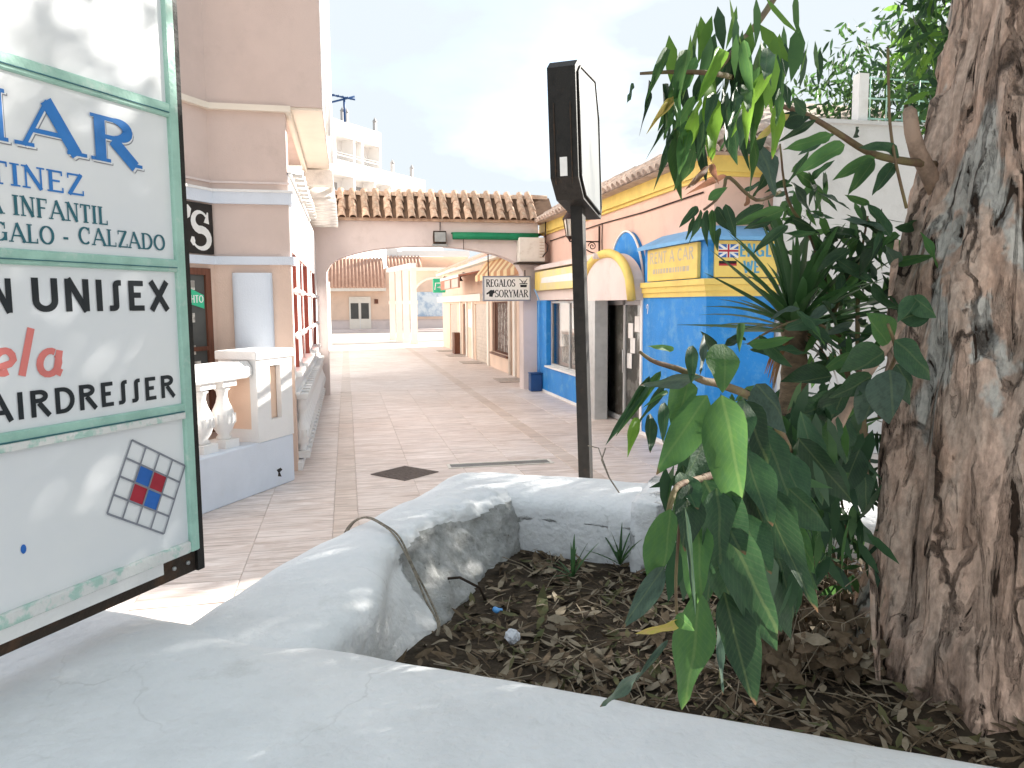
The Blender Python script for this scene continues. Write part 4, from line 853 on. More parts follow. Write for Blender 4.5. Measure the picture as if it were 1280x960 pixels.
# arcade of square columns at the end of the alley
ar = empty('arcade', (3.6, 41, 0)); tag(ar, 'cream arcade of square columns closing the end of the alley', 'arcade')
for k in range(4):
    x, y = -.05-k*.28, .5+k*1.7
    q = MB(); q.box(x-.165, x+.165, y-.165, y+.165, 0, 2.2); q.box(x-.195, x+.195, y-.195, y+.195, 0, .22); q.box(x-.20, x+.20, y-.20, y+.20, 2.14, 2.32); q.box(x-.15, x+.15, y-.15, y+.15, 2.32, 4.05); q.build('column', 'cream', ar)
q = MB(); q.add([(.1, .35, 4.05), (-.2, .35, 4.05), (-1.15, 6.6, 4.05), (-.85, 6.6, 4.05), (.1, .35, 4.3), (-.2, .35, 4.3), (-1.15, 6.6, 4.3), (-.85, 6.6, 4.3)], [(3, 2, 1, 0), (4, 5, 6, 7), (0, 1, 5, 4), (1, 2, 6, 5), (2, 3, 7, 6), (3, 0, 4, 7)]); q.build('beam', 'apt', ar)
def aw_(x): return 2.3+1.35*math.sqrt(max(0, 1-((x-1.55)/1.42)**2))
q = MB()
for k in range(20):
    xa, xb = .13+2.84*k/20, .13+2.84*(k+1)/20; q.box(xa, xb, 4.2, 4.5, max(aw_(xa), aw_(xb)), 4.05)
q.box(-.05, .13, 4.2, 4.5, 2.0, 4.05); q.box(2.97, 4.2, 4.2, 4.5, 0, 4.05); q.build('arched_wall', 'peach', ar)
q = MB(); q.tube([(xa, 4.19, aw_(xa)) for xa in [.14+2.82*k/24 for k in range(25)]], .07, 6); q.build('arch_rim', 'cream', ar)
q = MB(); q.box(-.25, 4.4, 4.1, 4.6, 4.05, 4.25); q.build('cornice', 'cream', ar)

# white building side left of the plaza
q = MB(); q.box(-4, -.98, 24, 46, 0, 4.4); q.box(-4.1, -.90, 23.9, 46.1, 4.4, 4.55); q.box(-1.0, -.72, 29.6, 30.0, 0, 3.2); q.box(-1.0, -.72, 37.6, 38.0, 0, 3.2)
tag(q.build('white_side_building', 'white'), 'white building side seen at the left edge through the archway', 'building')
# far building closing the plaza
fb = empty('far_building', (0, 62, 0)); tag(fb, 'peach building with tiled roof and double door closing the plaza', 'building')
q = MB(); q.box(-3, 3.1, 0, 8, .85, 3.3); q.build('wall', 'peach', fb)
q = MB(); q.box(3.1, 12, 0, 8, .85, 5.0); q.build('wing_wall', 'peach', fb)
q = MB(); q.box(-3, 12, -.03, 8, 0, .85); q.build('dado', 'archwall', fb)
q = MB(); q.box(-3, 12, -.06, 0, .85, .95); q.build('dado_rail', 'pinkgrey', fb)
q = MB(); q.box(-2.2, 3.1, -.9, 0, 3.18, 3.42); q.build('eave', 'cream', fb)
rfb = MB(); rfb.add([(-2.2, -.95, 3.42), (3.1, -.95, 3.42), (2.95, .8, 5.75), (-2.2, .8, 5.75), (3.1, .8, 3.42), (-2.2, .8, 3.42)], [(0, 1, 2, 3), (1, 4, 2), (0, 3, 5)]); rfb = rfb.build('roof', 'tilefar', fb)
for k in range(19):
    x = -2.1+k*.275; q = MB(); q.tube([(x, -1.0, 3.46), (x*.985, .8, 5.80)], .095, 6); q.build('tile_row', 'tilefar', rfb)
q = MB(); q.add([(3.3, -.4, 5.0), (6.0, -.4, 5.0), (6, .8, 5.9), (3.3, .8, 5.9)], [(0, 1, 2, 3)]); 
for k in range(10): q.tube([(3.4+k*.27, -.42, 5.04), (3.4+k*.27, .8, 5.95)], .09, 6)
q.build('side_roof', 'tilefar', fb)
dq = MB(); dq.box(.24, 1.92, -.14, -.031, 0, 2.75); dq = dq.build('double_door', 'cream', fb)
for x in (.36, 1.16): q = MB(); q.box(x, x+.60, -.155, -.141, 1.02, 2.25); q.build('door_pane', 'darkroom', dq)
q = MB(); q.box(1.045, 1.085, -.165, -.141, .1, 2.3); q.build('door_stile', 'white', dq)
q = MB(); q.box(2.2, 2.5, -.08, -.001, 2.2, 2.55); q.build('wall_box', 'brownwood', fb)
q = MB(); q.box(5.3, 8.6, -.07, -.001, 1.15, 3.1); q.build('poster_board', 'poster', fb)
q = MB(); q.box(-3, 12, -3.2, -.07, 0.006, .12); q.box(-3, 12, -2.6, -.065, .12, .24); tag(q.build('step', 'archwall', fb))
q = MB(); q.box(4.2, 4.5, .9, 1.2, 5.0, 6.35); q.box(4.5, 10, .9, 1.2, 6.0, 6.45); q.box(3.3, 3.6, .9, 1.2, 5.2, 7.2); q.box(3.6, 4.2, 1.0, 1.1, 5.3, 6.6); q.build('roof_terrace', 'apt', fb)
q = MB(); q.box(4.5, 10, 1.6, 1.7, 5.0, 6.0); q.build('terrace_wall', 'peach', fb)

# ================================================================== APARTMENT BLOCK
P0 = at(424, 380, 76); P0.z = 0
ap = empty('apartment_block', P0, -R(40)); tag(ap, 'white stepped apartment block with balconies rising behind the archway roof', 'building')   # local +y recedes right, -x faces away
kf = 76/60
def Z(py): return 2.1+(380-py)*76/960
fl_ = [(153, 172, 200, 7.4), (201, 219, 247, 15.5)]
q = MB(); q.box(-9, -1.6, -4, 7.4, 0, Z(160)); q.box(-9, -1.6, 7.4, 15.5, 0, Z(208)); q.build('core', 'apt', ap)
for i_, (a, c, d, L_) in enumerate(fl_):
    q = MB(); q.box(-1.6, 0, -4, L_, Z(c), Z(a)); q.build('parapet', 'apt', ap)
    for yk in ((-4, .0, 2.9, 4.2, L_-.25) if i_ == 0 else (-4, 2.8, 6.1, 9.0, L_-.3)):
        q = MB(); q.box(-1.6, -.02, yk, yk+.25, Z(d), Z(c)); q.build('pier', 'apt', ap)
    q = MB(); q.box(-1.62, -1.58, -4, L_, Z(d), Z(c)); q.build('back_wall', 'apt', ap)
    for yk, w_ in ((.6, 1.4), (4.9, 1.1)):
        q = MB(); q.box(-1.56, -1.52, yk, yk+w_, Z(d), Z(c)-.5); q.build('window', 'aptdark', ap)
    for zk in (.35, .6): q = MB(); q.box(-.06, -.02, -4, L_, Z(d)+zk, Z(d)+zk+.06); q.build('rail', 'aptdark' if zk > .5 else 'apt', ap)
q = MB(); q.box(-1.6, 0, -4, 19, 0, Z(248)); q.build('base', 'apt', ap)
for yk, zt in ((1.6, 153), (2.2, 153), (6.7, 153), (9.6, 201), (13.2, 201)):
    q = MB(); q.box(-.5, -.2, yk, yk+.3, Z(zt), Z(zt)+1.0); q.lathe([(.22, 0), (.25, .1), (.08, .35), (.02, .5)], 8, (-.35, yk+.15, Z(zt)+1.0)); q.build('chimney', 'aptdark', ap)
an = empty('tv_antenna', P0+Vector((.2, .4, Z(153)))); an.rotation_euler = (0, 0, -R(20)); tag(an, 'dark blue rooftop antenna on the corner of the white apartment block', 'antenna')
q = MB(); q.tube([(.9, 0, -.3), (.9, 0, 2.0)], .12, 6); q.build('mast', 'navy', an)
q = MB(); q.tube([(-.6, 0, 2.35), (2.0, 0, 1.75)], .09, 6); q.tube([(-.4, -.3, 1.5), (1.9, .2, 2.1)], .09, 6)
for k in range(5): q.tube([(-.4+k*.45, -.5, 2.3-k*.1), (-.4+k*.45, .5, 2.3-k*.1)], .05, 5)
q.build('boom', 'navy', an)

# ================================================================== WHITE BOUNDARY WALL AND FENCE (far right)
ww = empty('boundary_wall', (5.29, 9.22, 0)); tag(ww, 'tall white boundary wall behind the trees on the right', 'wall')
q = MB(); q.box(0.3, 12, 0, .22, 0, 4.42); q.build('wall', 'wallshade', ww)
q = MB(); q.box(.28, 12, -.03, .25, 4.42, 4.47); q.build('coping', 'wallshade', ww)
fe = empty('wire_fence', (5.4, 9.33, 4.47)); tag(fe, 'pale metal grid fence standing on top of the white boundary wall', 'fence')
for k in range(5):
    q = MB(); q.box(1.36+k*2.4-.07, 1.36+k*2.4+.07, -.07, .07, 0, .62); q.build('post', 'white', fe)
for k in range(3):
    q = MB(); q.tube([(1.3, 0, .06+k*.26), (11, 0, .06+k*.26)], .012, 5); q.build('rail', 'mint', fe)
for k in range(38):
    q = MB(); q.tube([(1.5+k*.25, -.012, .02), (1.5+k*.25, -.012, .60)], .009, 4); q.build('wire', 'mint', fe)

# ================================================================== POLE SIGN
ps = empty('pole_sign', (0, 0, 0)); tag(ps, 'dark pole carrying a thin light box seen edge-on, standing beyond the planter', 'sign')
pu, pv = 6.06, -1.62
lean = Vector((-.012, .0, 1)).normalized()
pb0 = uvp(pu, pv, 0)
q = MB(); Mp = Matrix.Rotation(-AU, 4, 'Z')
def pl(u, v, z): return uvp(pu+u, pv+v, z)+Vector((-.030*(z-.7), .012*(z-.7), 0))
def quadbox(q, u0, u1, v0, v1, z0, z1): 
    q.add([pl(u0, v0, z0), pl(u1, v0, z0), pl(u1, v1, z0), pl(u0, v1, z0), pl(u0, v0, z1), pl(u1, v0, z1), pl(u1, v1, z1), pl(u0, v1, z1)], [(3, 2, 1, 0), (4, 5, 6, 7), (0, 1, 5, 4), (1, 2, 6, 5), (2, 3, 7, 6), (3, 0, 4, 7)])
quadbox(q, -.05, .05, -.048, .048, 0, 3.1); q.build('pole', 'dark', ps)
q = MB(); quadbox(q, -.12, .12, -.12, .12, 0, .015); q.build('base_plate', 'dark', ps)
prof = [(-.34, 3.05), (-.20, 2.90), (.34, 2.80), (.36, 2.86), (.36, 3.62), (.26, 3.92), (-.26, 3.92), (-.34, 3.86)]
def slabp(q, pr, v0, v1):
    n = len(pr); q.add([pl(u, v0, z) for u, z in pr]+[pl(u, v1, z) for u, z in pr], [tuple(range(n)), tuple(range(2*n-1, n-1, -1))]+[((i+1) % n, i, n+i, n+(i+1) % n) for i in range(n)])
q = MB(); slabp(q, prof, -.115, .105); q.build('light_box', 'dark', ps)
pf = [(u*.86, 3.36+(z-3.36)*.93) for u, z in prof]
q = MB(); slabp(q, pf, .106, .112); q.build('face_panel', 'facegrey', ps)
q = MB(); q.tube([pl(u_, .113, z_) for u_, z_ in pf+pf[:1]], .010, 6); q.build('face_rim', 'dark', ps)
q = MB(); slabp(q, pf, -.122, -.116); q.build('face_panel', 'board', ps)
q = MB(); quadbox(q, -.345, -.341, -.035, .022, 3.06, 3.20); q.build('label_plate', 'letterwhite', ps)
for vv in (-.075, .055): q = MB(); quadbox(q, -.347, -.341, vv, vv+.008, 3.0, 3.6); q.build('seam', 'rust', ps)

# ================================================================== DIRECTORY BOARD (left foreground)
bo = empty('directory_board', uvp(1.2, -1.85, 1.22)); bo.rotation_euler = (0, 0, math.atan2(UY, UX)); tag(bo, 'large white directory board with pale green frame in the left foreground', 'sign board')
# local x = along the board to the right, -y = towards the viewer, z up
def B(u): return u-1.2
def bz(z): return z-1.22
L0, R1 = .62, 1.955
rails = [(1.305, 1.335), (1.752, 1.790), (2.207, 2.246), (2.680, 2.722), (3.16, 3.20)]
q = MB()
for i_, (a, c) in enumerate(rails[1:]): q.bbox(B(L0), B(R1), -.012, .05, bz(a), bz(c), .004)
q.bbox(B(1.918), B(R1), -.014, .05, bz(1.30), bz(3.20), .004); q.bbox(B(L0-.037), B(L0), -.014, .05, bz(1.30), bz(3.20), .004)
fr_ = q.build('frame', 'mint', bo)
q = MB(); q.bbox(B(L0), B(1.918), -.013, .05, bz(1.300), bz(1.338), .004); q.bbox(B(L0), B(1.918), -.016, -.0125, bz(1.742), bz(1.762), .001); q.build('worn_rail', 'mintworn', bo)
q = MB()
for (a, c) in rails[1:]: q.box(B(L0+.02), B(1.915), -.0165, -.0125, bz(a)+.012, bz(a)+.0145)
q.build('rail_groove', 'letterteal', bo)
q = MB(); q.box(B(R1), B(1.985), .0, .12, bz(1.225), bz(3.2)); q.build('side_channel', 'dark', bo)
q = MB(); q.box(B(L0), B(1.982), .012, .12, bz(1.225), bz(1.298)); q.build('bottom_channel', 'rust', bo)
q = MB(); q.box(B(L0), B(1.805), -.004, .010, bz(1.262), bz(1.299)); q.build('lower_strip', 'white', bo)
for k in (1.86, 1.92):
    q = MB(); q.lathe([(.007, 0), (.007, .006), (.001, .008)], 8); q.build('bolt', 'metal', bo, (B(k), .011, bz(1.262)), (R(90), 0, 0))
q = MB(); q.box(B(L0), B(1.95), .045, .11, bz(1.30), bz(3.19)); q.build('box_body', 'dark', bo)
for uu in (.72, 1.12):
    q = MB(); q.box(B(uu)-.03, B(uu)+.03, .04, .10, bz(.6), bz(1.225)); q.build('leg', 'rust', bo)
fb_ = lambda x, z, o: (B(x), -.0012-o, bz(z))
pan = []
for (a, c) in zip(rails, rails[1:]):
    q = MB(); q.box(B(L0), B(1.918), 0, .04, bz(a[1]), bz(c[0])); pan.append(q.build('panel', 'board', bo))
# panel 2 (top but one): MAR / TINEZ / A INFANTIL / GALO - CALZADO
P3 = pan[2]
q = MB(); text(q, 'MAR', lambda x, z, o: fb_(x+.009, z-.007, o), 1.20, 1.80, 2.508, 2.632, .19, .055, True, .0005, gap=.16); q.build('letter_shadow', 'lettergrey', P3)
q = MB(); text(q, 'MAR', lambda x, z, o: fb_(x+.006, z-.0045, o), 1.20, 1.80, 2.508, 2.632, .19, .055, True, .0022, gap=.16); q.build('letter_inline', 'board', P3)
q = MB(); text(q, 'MAR', fb_, 1.20, 1.80, 2.508, 2.632, .23, .075, True, .0040, gap=.16); q.build('lettering', 'letterblue', P3)
q = MB(); text(q, 'TINEZ', fb_, 1.335, 1.606, 2.402, 2.458, .17, .08); q.build('lettering', 'letterblue', P3)
q = MB(); text(q, 'A INFANTIL', fb_, 1.325, 1.678, 2.330, 2.380, .18, .08); q.build('lettering', 'letterteal', P3)
q = MB(); text(q, 'GALO', fb_, 1.335, 1.505, 2.263, 2.311, .17, .08); q.build('lettering', 'letterteal', P3)
q = MB(); text(q, '-', fb_, 1.528, 1.548, 2.263, 2.311, .17, .10); q.build('hyphen', 'letterteal', P3)
q = MB(); text(q, 'CALZADO', fb_, 1.578, 1.884, 2.271, 2.319, .17, .08); q.build('lettering', 'letterteal', P3)
# panel 1: N UNISEX / ela / AIRDRESSER
P2 = pan[1]
q = MB(); text(q, 'N', fb_, 1.315, 1.378, 2.087, 2.172, .20, .17, False); q.build('lettering', 'letterblack', P2)
q = MB(); text(q, 'UNISEX', fb_, 1.425, 1.888, 2.088, 2.176, .21, .17, False, gap=.12); q.build('lettering', 'letterblack', P2)
q = MB(); text(q, 'AIRDRESSER', fb_, 1.29, 1.894, 1.816, 1.886, .20, .16, False, gap=.13); q.build('lettering', 'letterblack', P2)
q = MB(); text(q, 'ela', fb_, 1.302, 1.50, 1.919, 2.047, .16, .14, False, slant=.14); q.build('lettering', 'letterred', P2)
# panel 0: tilted grid emblem and a small blue mark
P1 = pan[0]
c0 = Vector((1.714, 1.706)); ex = (Vector((1.916, 1.588))-c0)/4; ey = (Vector((1.612, 1.509))-c0)/4
q = MB()
for k in range(5):
    for p_, r_ in ((c0+ey*k, c0+ey*k+ex*4), (c0+ex*k, c0+ex*k+ey*4)): ribbon(q, [tuple(p_), tuple(r_)], [.006, .006], fb_, .0016+k*.00015+(0 if p_ == c0+ey*k else .0008))
q.build('grid_emblem', 'lettergrey', P1)
for (i_, j_, mt) in ((1, 1, 'squareb'), (2, 1, 'squared'), (1, 2, 'squared'), (2, 2, 'squareb')):
    q = MB(); a = c0+ex*i_+ey*j_; pts = [a, a+ex, a+ex+ey, a+ey]; q.add([fb_(p.x, p.y, .001) for p in pts], [(0, 1, 2, 3)]); q.build('emblem_square', mt, P1)
q = MB(); q.lathe([(.0095, 0), (.0095, .0006)], 12); o = q.build('blue_mark', 'squareb', P1, (B(1.356), -.0013, bz(1.483)), (R(90), 0, 0)); o.scale = (.8, 1.3, 1)

# ================================================================== PLANTER
pn = empty('planter', (0, 0, 0)); tag(pn, 'thick whitewashed masonry planter wall in the foreground', 'planter')
zs = .60
prof = []                      # w from the outer side (-) to the inner side (+), z
for k in range(12): prof.append((-.31, .0+.95*k/12))
for k in range(31):
    a = math.pi-math.pi*k/30; w_ = math.cos(a); prof.append((.31*(abs(w_)**(.42 if w_ > 0 else .75))*(1 if w_ > 0 else -1), (.97+.18*math.sin(a)**.8) if w_ < 0 else 1.04+.11*math.sin(a)**.75))
for k in range(1, 26): prof.append((.31, 1.04-.47*k/25))
P_ = len(prof); V_ = []; fs = []
def rings(n, f):
    base = len(V_)
    for i_ in range(n):
        for (w_, z_) in prof: V_.append(f(i_/(n-1), w_, z_))
    for i_ in range(n-1):
        for j in range(P_-1): fs.append((base+i_*P_+j, base+i_*P_+j+1, base+(i_+1)*P_+j+1, base+(i_+1)*P_+j))
def endz(d, z_): return z_ if d > .24 else z_*(1-.25*(1-max(0, d)/.24)**2)
def sst(a, c, x): t_ = max(0, min(1, (x-a)/(c-a))); return t_*t_*(3-2*t_)
def batter(u_, w_, z_):           # the broken plaster leans back on the inner face
    if w_ <= 0: return w_
    k_ = .19*sst(2.1, 2.65, u_)*(1-.75*sst(3.1, 3.58, u_))*max(0, min(1, (z_-.84)/.21)); return w_*(1-k_/.31)
rings(140, lambda t_, w_, z_: uvp(1.62+2.56*t_, -1.60+batter(1.62+2.56*t_, w_, z_), endz(2.56*(1-t_), z_)-(.075*max(0, 1-t_/.28)**1.5 if z_ > .9 else 0)))
NL = len(V_)
rings(160, lambda t_, w_, z_: uvp(3.89-w_, -1.90+4.9*t_, endz(4.9*t_, z_)))
me = bpy.data.meshes.new('planter_wall'); me.from_pydata([tuple(x) for x in V_], [], fs); me.update()
me.calc_loop_triangles()
nv = [Vector(x.normal) for x in me.vertices]
ra = []
for i_, vtx in enumerate(me.vertices):
    p = vtx.co; uu = p.x*UX+p.y*UY; vv = p.x*VX+p.y*VY
    d = .020*noise.noise(p*2.1)+.007*noise.noise(p*6)+.002*noise.noise(p*17)
    inner = 1 if (i_ < NL and -1.66 < vv < -1.2 and 2.55 < uu < 3.64) else 0
    if inner:
        f_ = min(1, (uu-2.55)/.15)*min(1, max(0, (vv+1.64)/.14)); d += f_*(.020*noise.noise(p*14)+.014*noise.noise(p*30)+.008*noise.noise(p*60)); ra.append((i_, f_))
    vtx.co = p+nv[i_]*d*(1 if nv[i_].length > .5 else 0)
me.materials.append(MAT['planter'])
at_ = me.attributes.new('worn', 'FLOAT', 'POINT'); wv = [0.0]*len(me.vertices)
for i_, f_ in ra:
    c = me.vertices[i_].co
    if i_ < NL: wv[i_] = max(.22, f_)*(.95 if c.z < 1.10+.05*noise.noise(c*4) else .25)
for i_ in range(NL, len(wv)):
    c = me.vertices[i_].co; wv[i_] = .66*max(0, 1-abs(c.z-1.02-.03*noise.noise(c*6))/.03) if c.x*UX+c.y*UY < 3.75 else 0
wv = [max(x_, .20+.10*noise.noise(me.vertices[i_].co*1.3)) for i_, x_ in enumerate(wv)]
at_.data.foreach_set('value', wv)
for po in me.polygons: po.use_smooth = True
link('planter_wall', me, pn)
# near wall, flat-topped and sunlit
q = MB(); q.smooth = True
nu_, nv_ = 26, 130; prn = [(1.86, .45), (1.86, .7), (1.865, .98), (1.862, 1.06), (1.845, 1.088), (1.81, 1.10), (1.70, 1.118), (1.55, 1.12), (1.2, 1.12), (.95, 1.11), (.90, 1.08), (.89, 1.04), (.89, .8), (.89, .45)]
vs = []
for j in range(nv_):
    v_ = -2.5+6.0*j/(nv_-1)
    for (u_, z_) in prn:
        p = uvp(u_, v_, z_); d = .012*noise.noise(p*2.5)+.004*noise.noise(p*9); vs.append((p.x+(d if z_ < 1.05 else 0), p.y+(d if z_ < 1.05 else d*.6), p.z+(d*.6 if z_ > 1.05 else 0)))
n_ = len(prn); q.add(vs, [(j*n_+i_+1, j*n_+i_, (j+1)*n_+i_, (j+1)*n_+i_+1) for j in range(nv_-1) for i_ in range(n_-1)])
q.build('near_wall', 'planter', pn)
# rough pier on the far wall
q = MB(); q.smooth = True; vs = []; fs = []
import bmesh
bm = bmesh.new(); bmesh.ops.create_cube(bm, size=1); bmesh.ops.subdivide_edges(bm, edges=bm.edges[:], cuts=14, use_grid_fill=True)
for v_ in bm.verts:
    x, y, z = v_.co; w_ = 1-.06*max(0, abs(x)*2-.8)*5*max(0, z*2-.6)
    p = uvp(3.80+y*.62*w_, -.42+x*.60*w_, .80+z*.74); p += Vector((1, 1, 1))*(.014*noise.noise(p*9))+Vector((noise.noise(p*21), noise.noise(p*23+Vector((5, 0, 0))), 0))*.010; v_.co = p
me = bpy.data.meshes.new('pier'); bm.to_mesh(me); bm.free(); me.materials.append(MAT['planter'])
at_ = me.attributes.new('worn', 'FLOAT', 'POINT'); at_.data.foreach_set('value', [.5+.3*noise.noise(v_.co*5) for v_ in me.vertices])
for po in me.polygons: po.use_smooth = True
link('pier', me, pn)
# soil
def soilz(u, v): return .845+.035*noise.noise(Vector((u*1.7, v*1.7, 3)))+.012*noise.noise(Vector((u*9, v*9, 1)))+.05*max(0, v-.2)
q = MB(); q.smooth = True; nx, ny = 46, 90
q.add([uvp(1.82+1.82*i_/(nx-1), -1.36+4.2*j/(ny-1), soilz(1.82+1.82*i_/(nx-1), -1.36+4.2*j/(ny-1))) for i_ in range(nx) for j in range(ny)], [(i_*ny+j, i_*ny+j+1, (i_+1)*ny+j+1, (i_+1)*ny+j) for i_ in range(nx-1) for j in range(ny-1)])
q.build('soil', 'soil', pn)
# leaf litter, too many to count
q = MB(); rnd = random.Random(3)
for i_ in range(4600):
    u_ = rnd.uniform(1.90, 3.56); v_ = rnd.uniform(-1.27, 1.4)
    if rnd.random() > .35+.65*min(1, (v_+1.5)/1.0): continue
    L_ = rnd.uniform(.012, .05)*(1.7 if rnd.random() < .10 else 1); w_ = L_*rnd.uniform(.16, .36); a = rnd.uniform(0, 6.28); ti = rnd.uniform(-.6, .6); z_ = soilz(u_, v_)+rnd.uniform(.002, .035)
    d = Vector((math.cos(a)*math.cos(ti), math.sin(a)*math.cos(ti), math.sin(ti))); s_ = d.cross(Vector((rnd.uniform(-.5, .5), rnd.uniform(-.5, .5), 1))).normalized(); n2 = s_.cross(d); c = uvp(u_, v_, z_); cu = rnd.uniform(-.3, .5)*L_
    q.mi = rnd.choice((0, 0, 0, 1, 1, 2)); q.add([c-d*L_, c-d*L_*.3+s_*w_-n2*cu*.3, c+d*L_*.4+s_*w_*.8-n2*cu*.3, c+d*L_+n2*cu, c+d*L_*.4-s_*w_*.8, c-d*L_*.3-s_*w_], [(0, 1, 5), (1, 2, 4, 5), (2, 3, 4)])
for i_ in range(420):
    u_ = rnd.uniform(1.95, 3.5); v_ = rnd.uniform(-1.2, 1.2); c = uvp(u_, v_, soilz(u_, v_)+.02); a = rnd.uniform(0, 6.28); L_ = rnd.uniform(.04, .13); d = Vector((math.cos(a), math.sin(a), rnd.uniform(-.1, .3))); q.mi = rnd.choice((0, 1)); q.tube([c-d*L_, c+Vector((0, 0, .01)), c+d*L_], .0022, 4, False)
tag(q.build('leaf_litter', ['litter', 'litterpale', 'littergreen']), 'layer of dry brown leaves and twigs covering the planter soil', 'leaf litter', kind='stuff')
# bits of rubbish, wire, tufts
def soilat(px, py):
    d = at(px, py, 1)-Vector((0, 0, H)); t_ = (.86-H)/d.z; return Vector((0, 0, H))+d*t_
o = empty('blue_bottle_cap', soilat(620, 768)+Vector((0, 0, .018))); tag(o, 'small blue plastic scrap lying on the dry leaves', 'litter'); o.rotation_euler = (R(25), R(15), .4)
q = MB(); q.lathe([(.013, -.005), (.015, -.003), (.015, .005), (.012, .007), (.001, .007)], 14); q.build('cap', 'cap', o)
q = MB(); q.prism([(.006, -.006), (.030, -.004), (.033, .006), (.012, .009)], .0, .004, 'z'); q.build('torn_flap', 'cap', o)
bm = bmesh.new(); bmesh.ops.create_icosphere(bm, subdivisions=3, radius=.026)
for v_ in bm.verts: v_.co *= 1+.35*noise.noise(v_.co*90)+.2*noise.noise(v_.co*200)
me = bpy.data.meshes.new('crumpled_paper'); bm.to_mesh(me); bm.free(); me.materials.append(MAT['paper'])
o = link('crumpled_paper', me, None, soilat(641, 802)+Vector((0, 0, .02))); tag(o, 'crumpled white paper ball on the dry leaves in the planter', 'litter')
o = empty('loose_wire', uvp(2.6, -1.6, 1.19)); o['label'] = 'two thin loose wires draped over the planter wall'; o['category'] = 'wire'
for dd_ in (0, .012):
    pts = []
    for (u_, v_, z_) in ((2.96, -2.05, .6), (2.94, -1.95, .98), (2.90, -1.87, 1.11), (2.82, -1.74, 1.180), (2.73, -1.60, 1.185), (2.67, -1.50, 1.155), (2.62, -1.405, 1.06), (2.57, -1.325, .96), (2.52, -1.25, .90), (2.49, -1.24, .86)): pts.append(uvp(u_+dd_+(dd_*random.uniform(-1, 1)), v_+dd_*.4, z_+.004)-o.location)
    sm = []
    for i_ in range(len(pts)-1):
        p0, p1, p2, p3 = pts[max(0, i_-1)], pts[i_], pts[i_+1], pts[min(len(pts)-1, i_+2)]
        for k in range(5): t_ = k/5; sm.append(.5*((2*p1)+(p2-p0)*t_+(2*p0-5*p1+4*p2-p3)*t_*t_+(3*p1-p0-3*p2+p3)*t_**3))
    q = MB(); q.tube(sm+[pts[-1]], .0042, 6); q.build('strand', 'rope', o)
q = MB(); pts = [at(757, 560, 4.0), at(752, 575, 3.95), at(762, 598, 3.9), at(778, 622, 3.85), at(786, 650, 3.8), at(788, 690, 3.78)]; q.tube(pts, .004, 5); q.tube([pts[2], at(748, 560, 3.95), at(735, 557, 4.0)], .003, 5); q.tube([pts[4], at(795, 640, 3.8), at(815, 655, 3.8)], .003, 5)
tag(q.build('dry_twig', 'rope'), 'thin dry twig leaning on the far planter wall below the pole', 'twig')
q = MB(); q.tube([soilat(560, 752)+Vector((0, 0, .10)), soilat(575, 752)+Vector((0, 0, .105)), soilat(600, 752)+Vector((0, 0, .06)), soilat(607, 750)], .006, 5); tag(q.build('dark_stick', 'rust'), 'short dark stick poking out of the litter by the rough plaster', 'twig')

# ================================================================== EUCALYPTUS
et = empty('eucalyptus_tree', uvp(3.0, .78, .85)); tag(et, 'eucalyptus with peeling pinkish bark and long drooping leaves in the planter', 'tree')
E0 = et.location.copy()
# trunk: centre line and radius against height
cl = [(-.25, 2.245, 2.075, .50), (0, 2.245, 2.08, .475), (.25, 2.25, 2.09, .435), (.6, 2.255, 2.10, .42), (.95, 2.285, 2.11, .405), (1.3, 2.33, 2.12, .395), (1.7, 2.395, 2.13, .39), (2.1, 2.45, 2.15, .385), (2.8, 2.55, 2.2, .36), (3.6, 2.72, 2.3, .32), (4.6, 2.95, 2.5, .26), (6.0, 3.4, 2.8, .17)]
def tr(h):
    for a, c in zip(cl, cl[1:]):
        if h <= c[0]: t_ = (h-a[0])/(c[0]-a[0]); return [a[i_]+(c[i_]-a[i_])*t_ for i_ in range(4)]
    return cl[-1]
nh, na = 230, 110; vs = []
for i_ in range(nh):
    h = -.25+(6.25)*(i_/(nh-1))**1.25; _, cx, cy, rr = tr(h); cx -= .10
    for j in range(na):
        a = 2*math.pi*j/na; dx, dy = math.cos(a), math.sin(a)
        tw_ = a+.22*h; p = Vector((math.cos(tw_)*1.0, math.sin(tw_)*1.0, h*.42))
        d = .055*noise.noise(p*2.2)+.038*abs(noise.noise(p*4.5+Vector((3, 1, 0))))+.020*noise.noise(Vector((p.x*9, p.y*9, p.z*4)))+.008*noise.noise(Vector((p.x*22, p.y*22, p.z*9)))
        pl_ = noise.noise(Vector((p.x*3.1+7, p.y*3.1, h*1.1)))
        d += .022*(1 if pl_ > .12 else 0)+.014*(1 if noise.noise(Vector((p.x*5.1, p.y*5.1+3, h*1.9))) > .1 else 0)
        if h < .3: d += .05*(1-h/.3)*max(0, math.sin(a*5+1))
        vs.append((cx+dx*(rr-.035+d)-E0.x, cy+dy*(rr-.035+d)-E0.y, .85+h-E0.z))
q = MB(); q.smooth = True; q.add(vs, [(i_*na+j, i_*na+(j+1) % na, (i_+1)*na+(j+1) % na, (i_+1)*na+j) for i_ in range(nh-1) for j in range(na)]); q.build('trunk', 'bark', et)
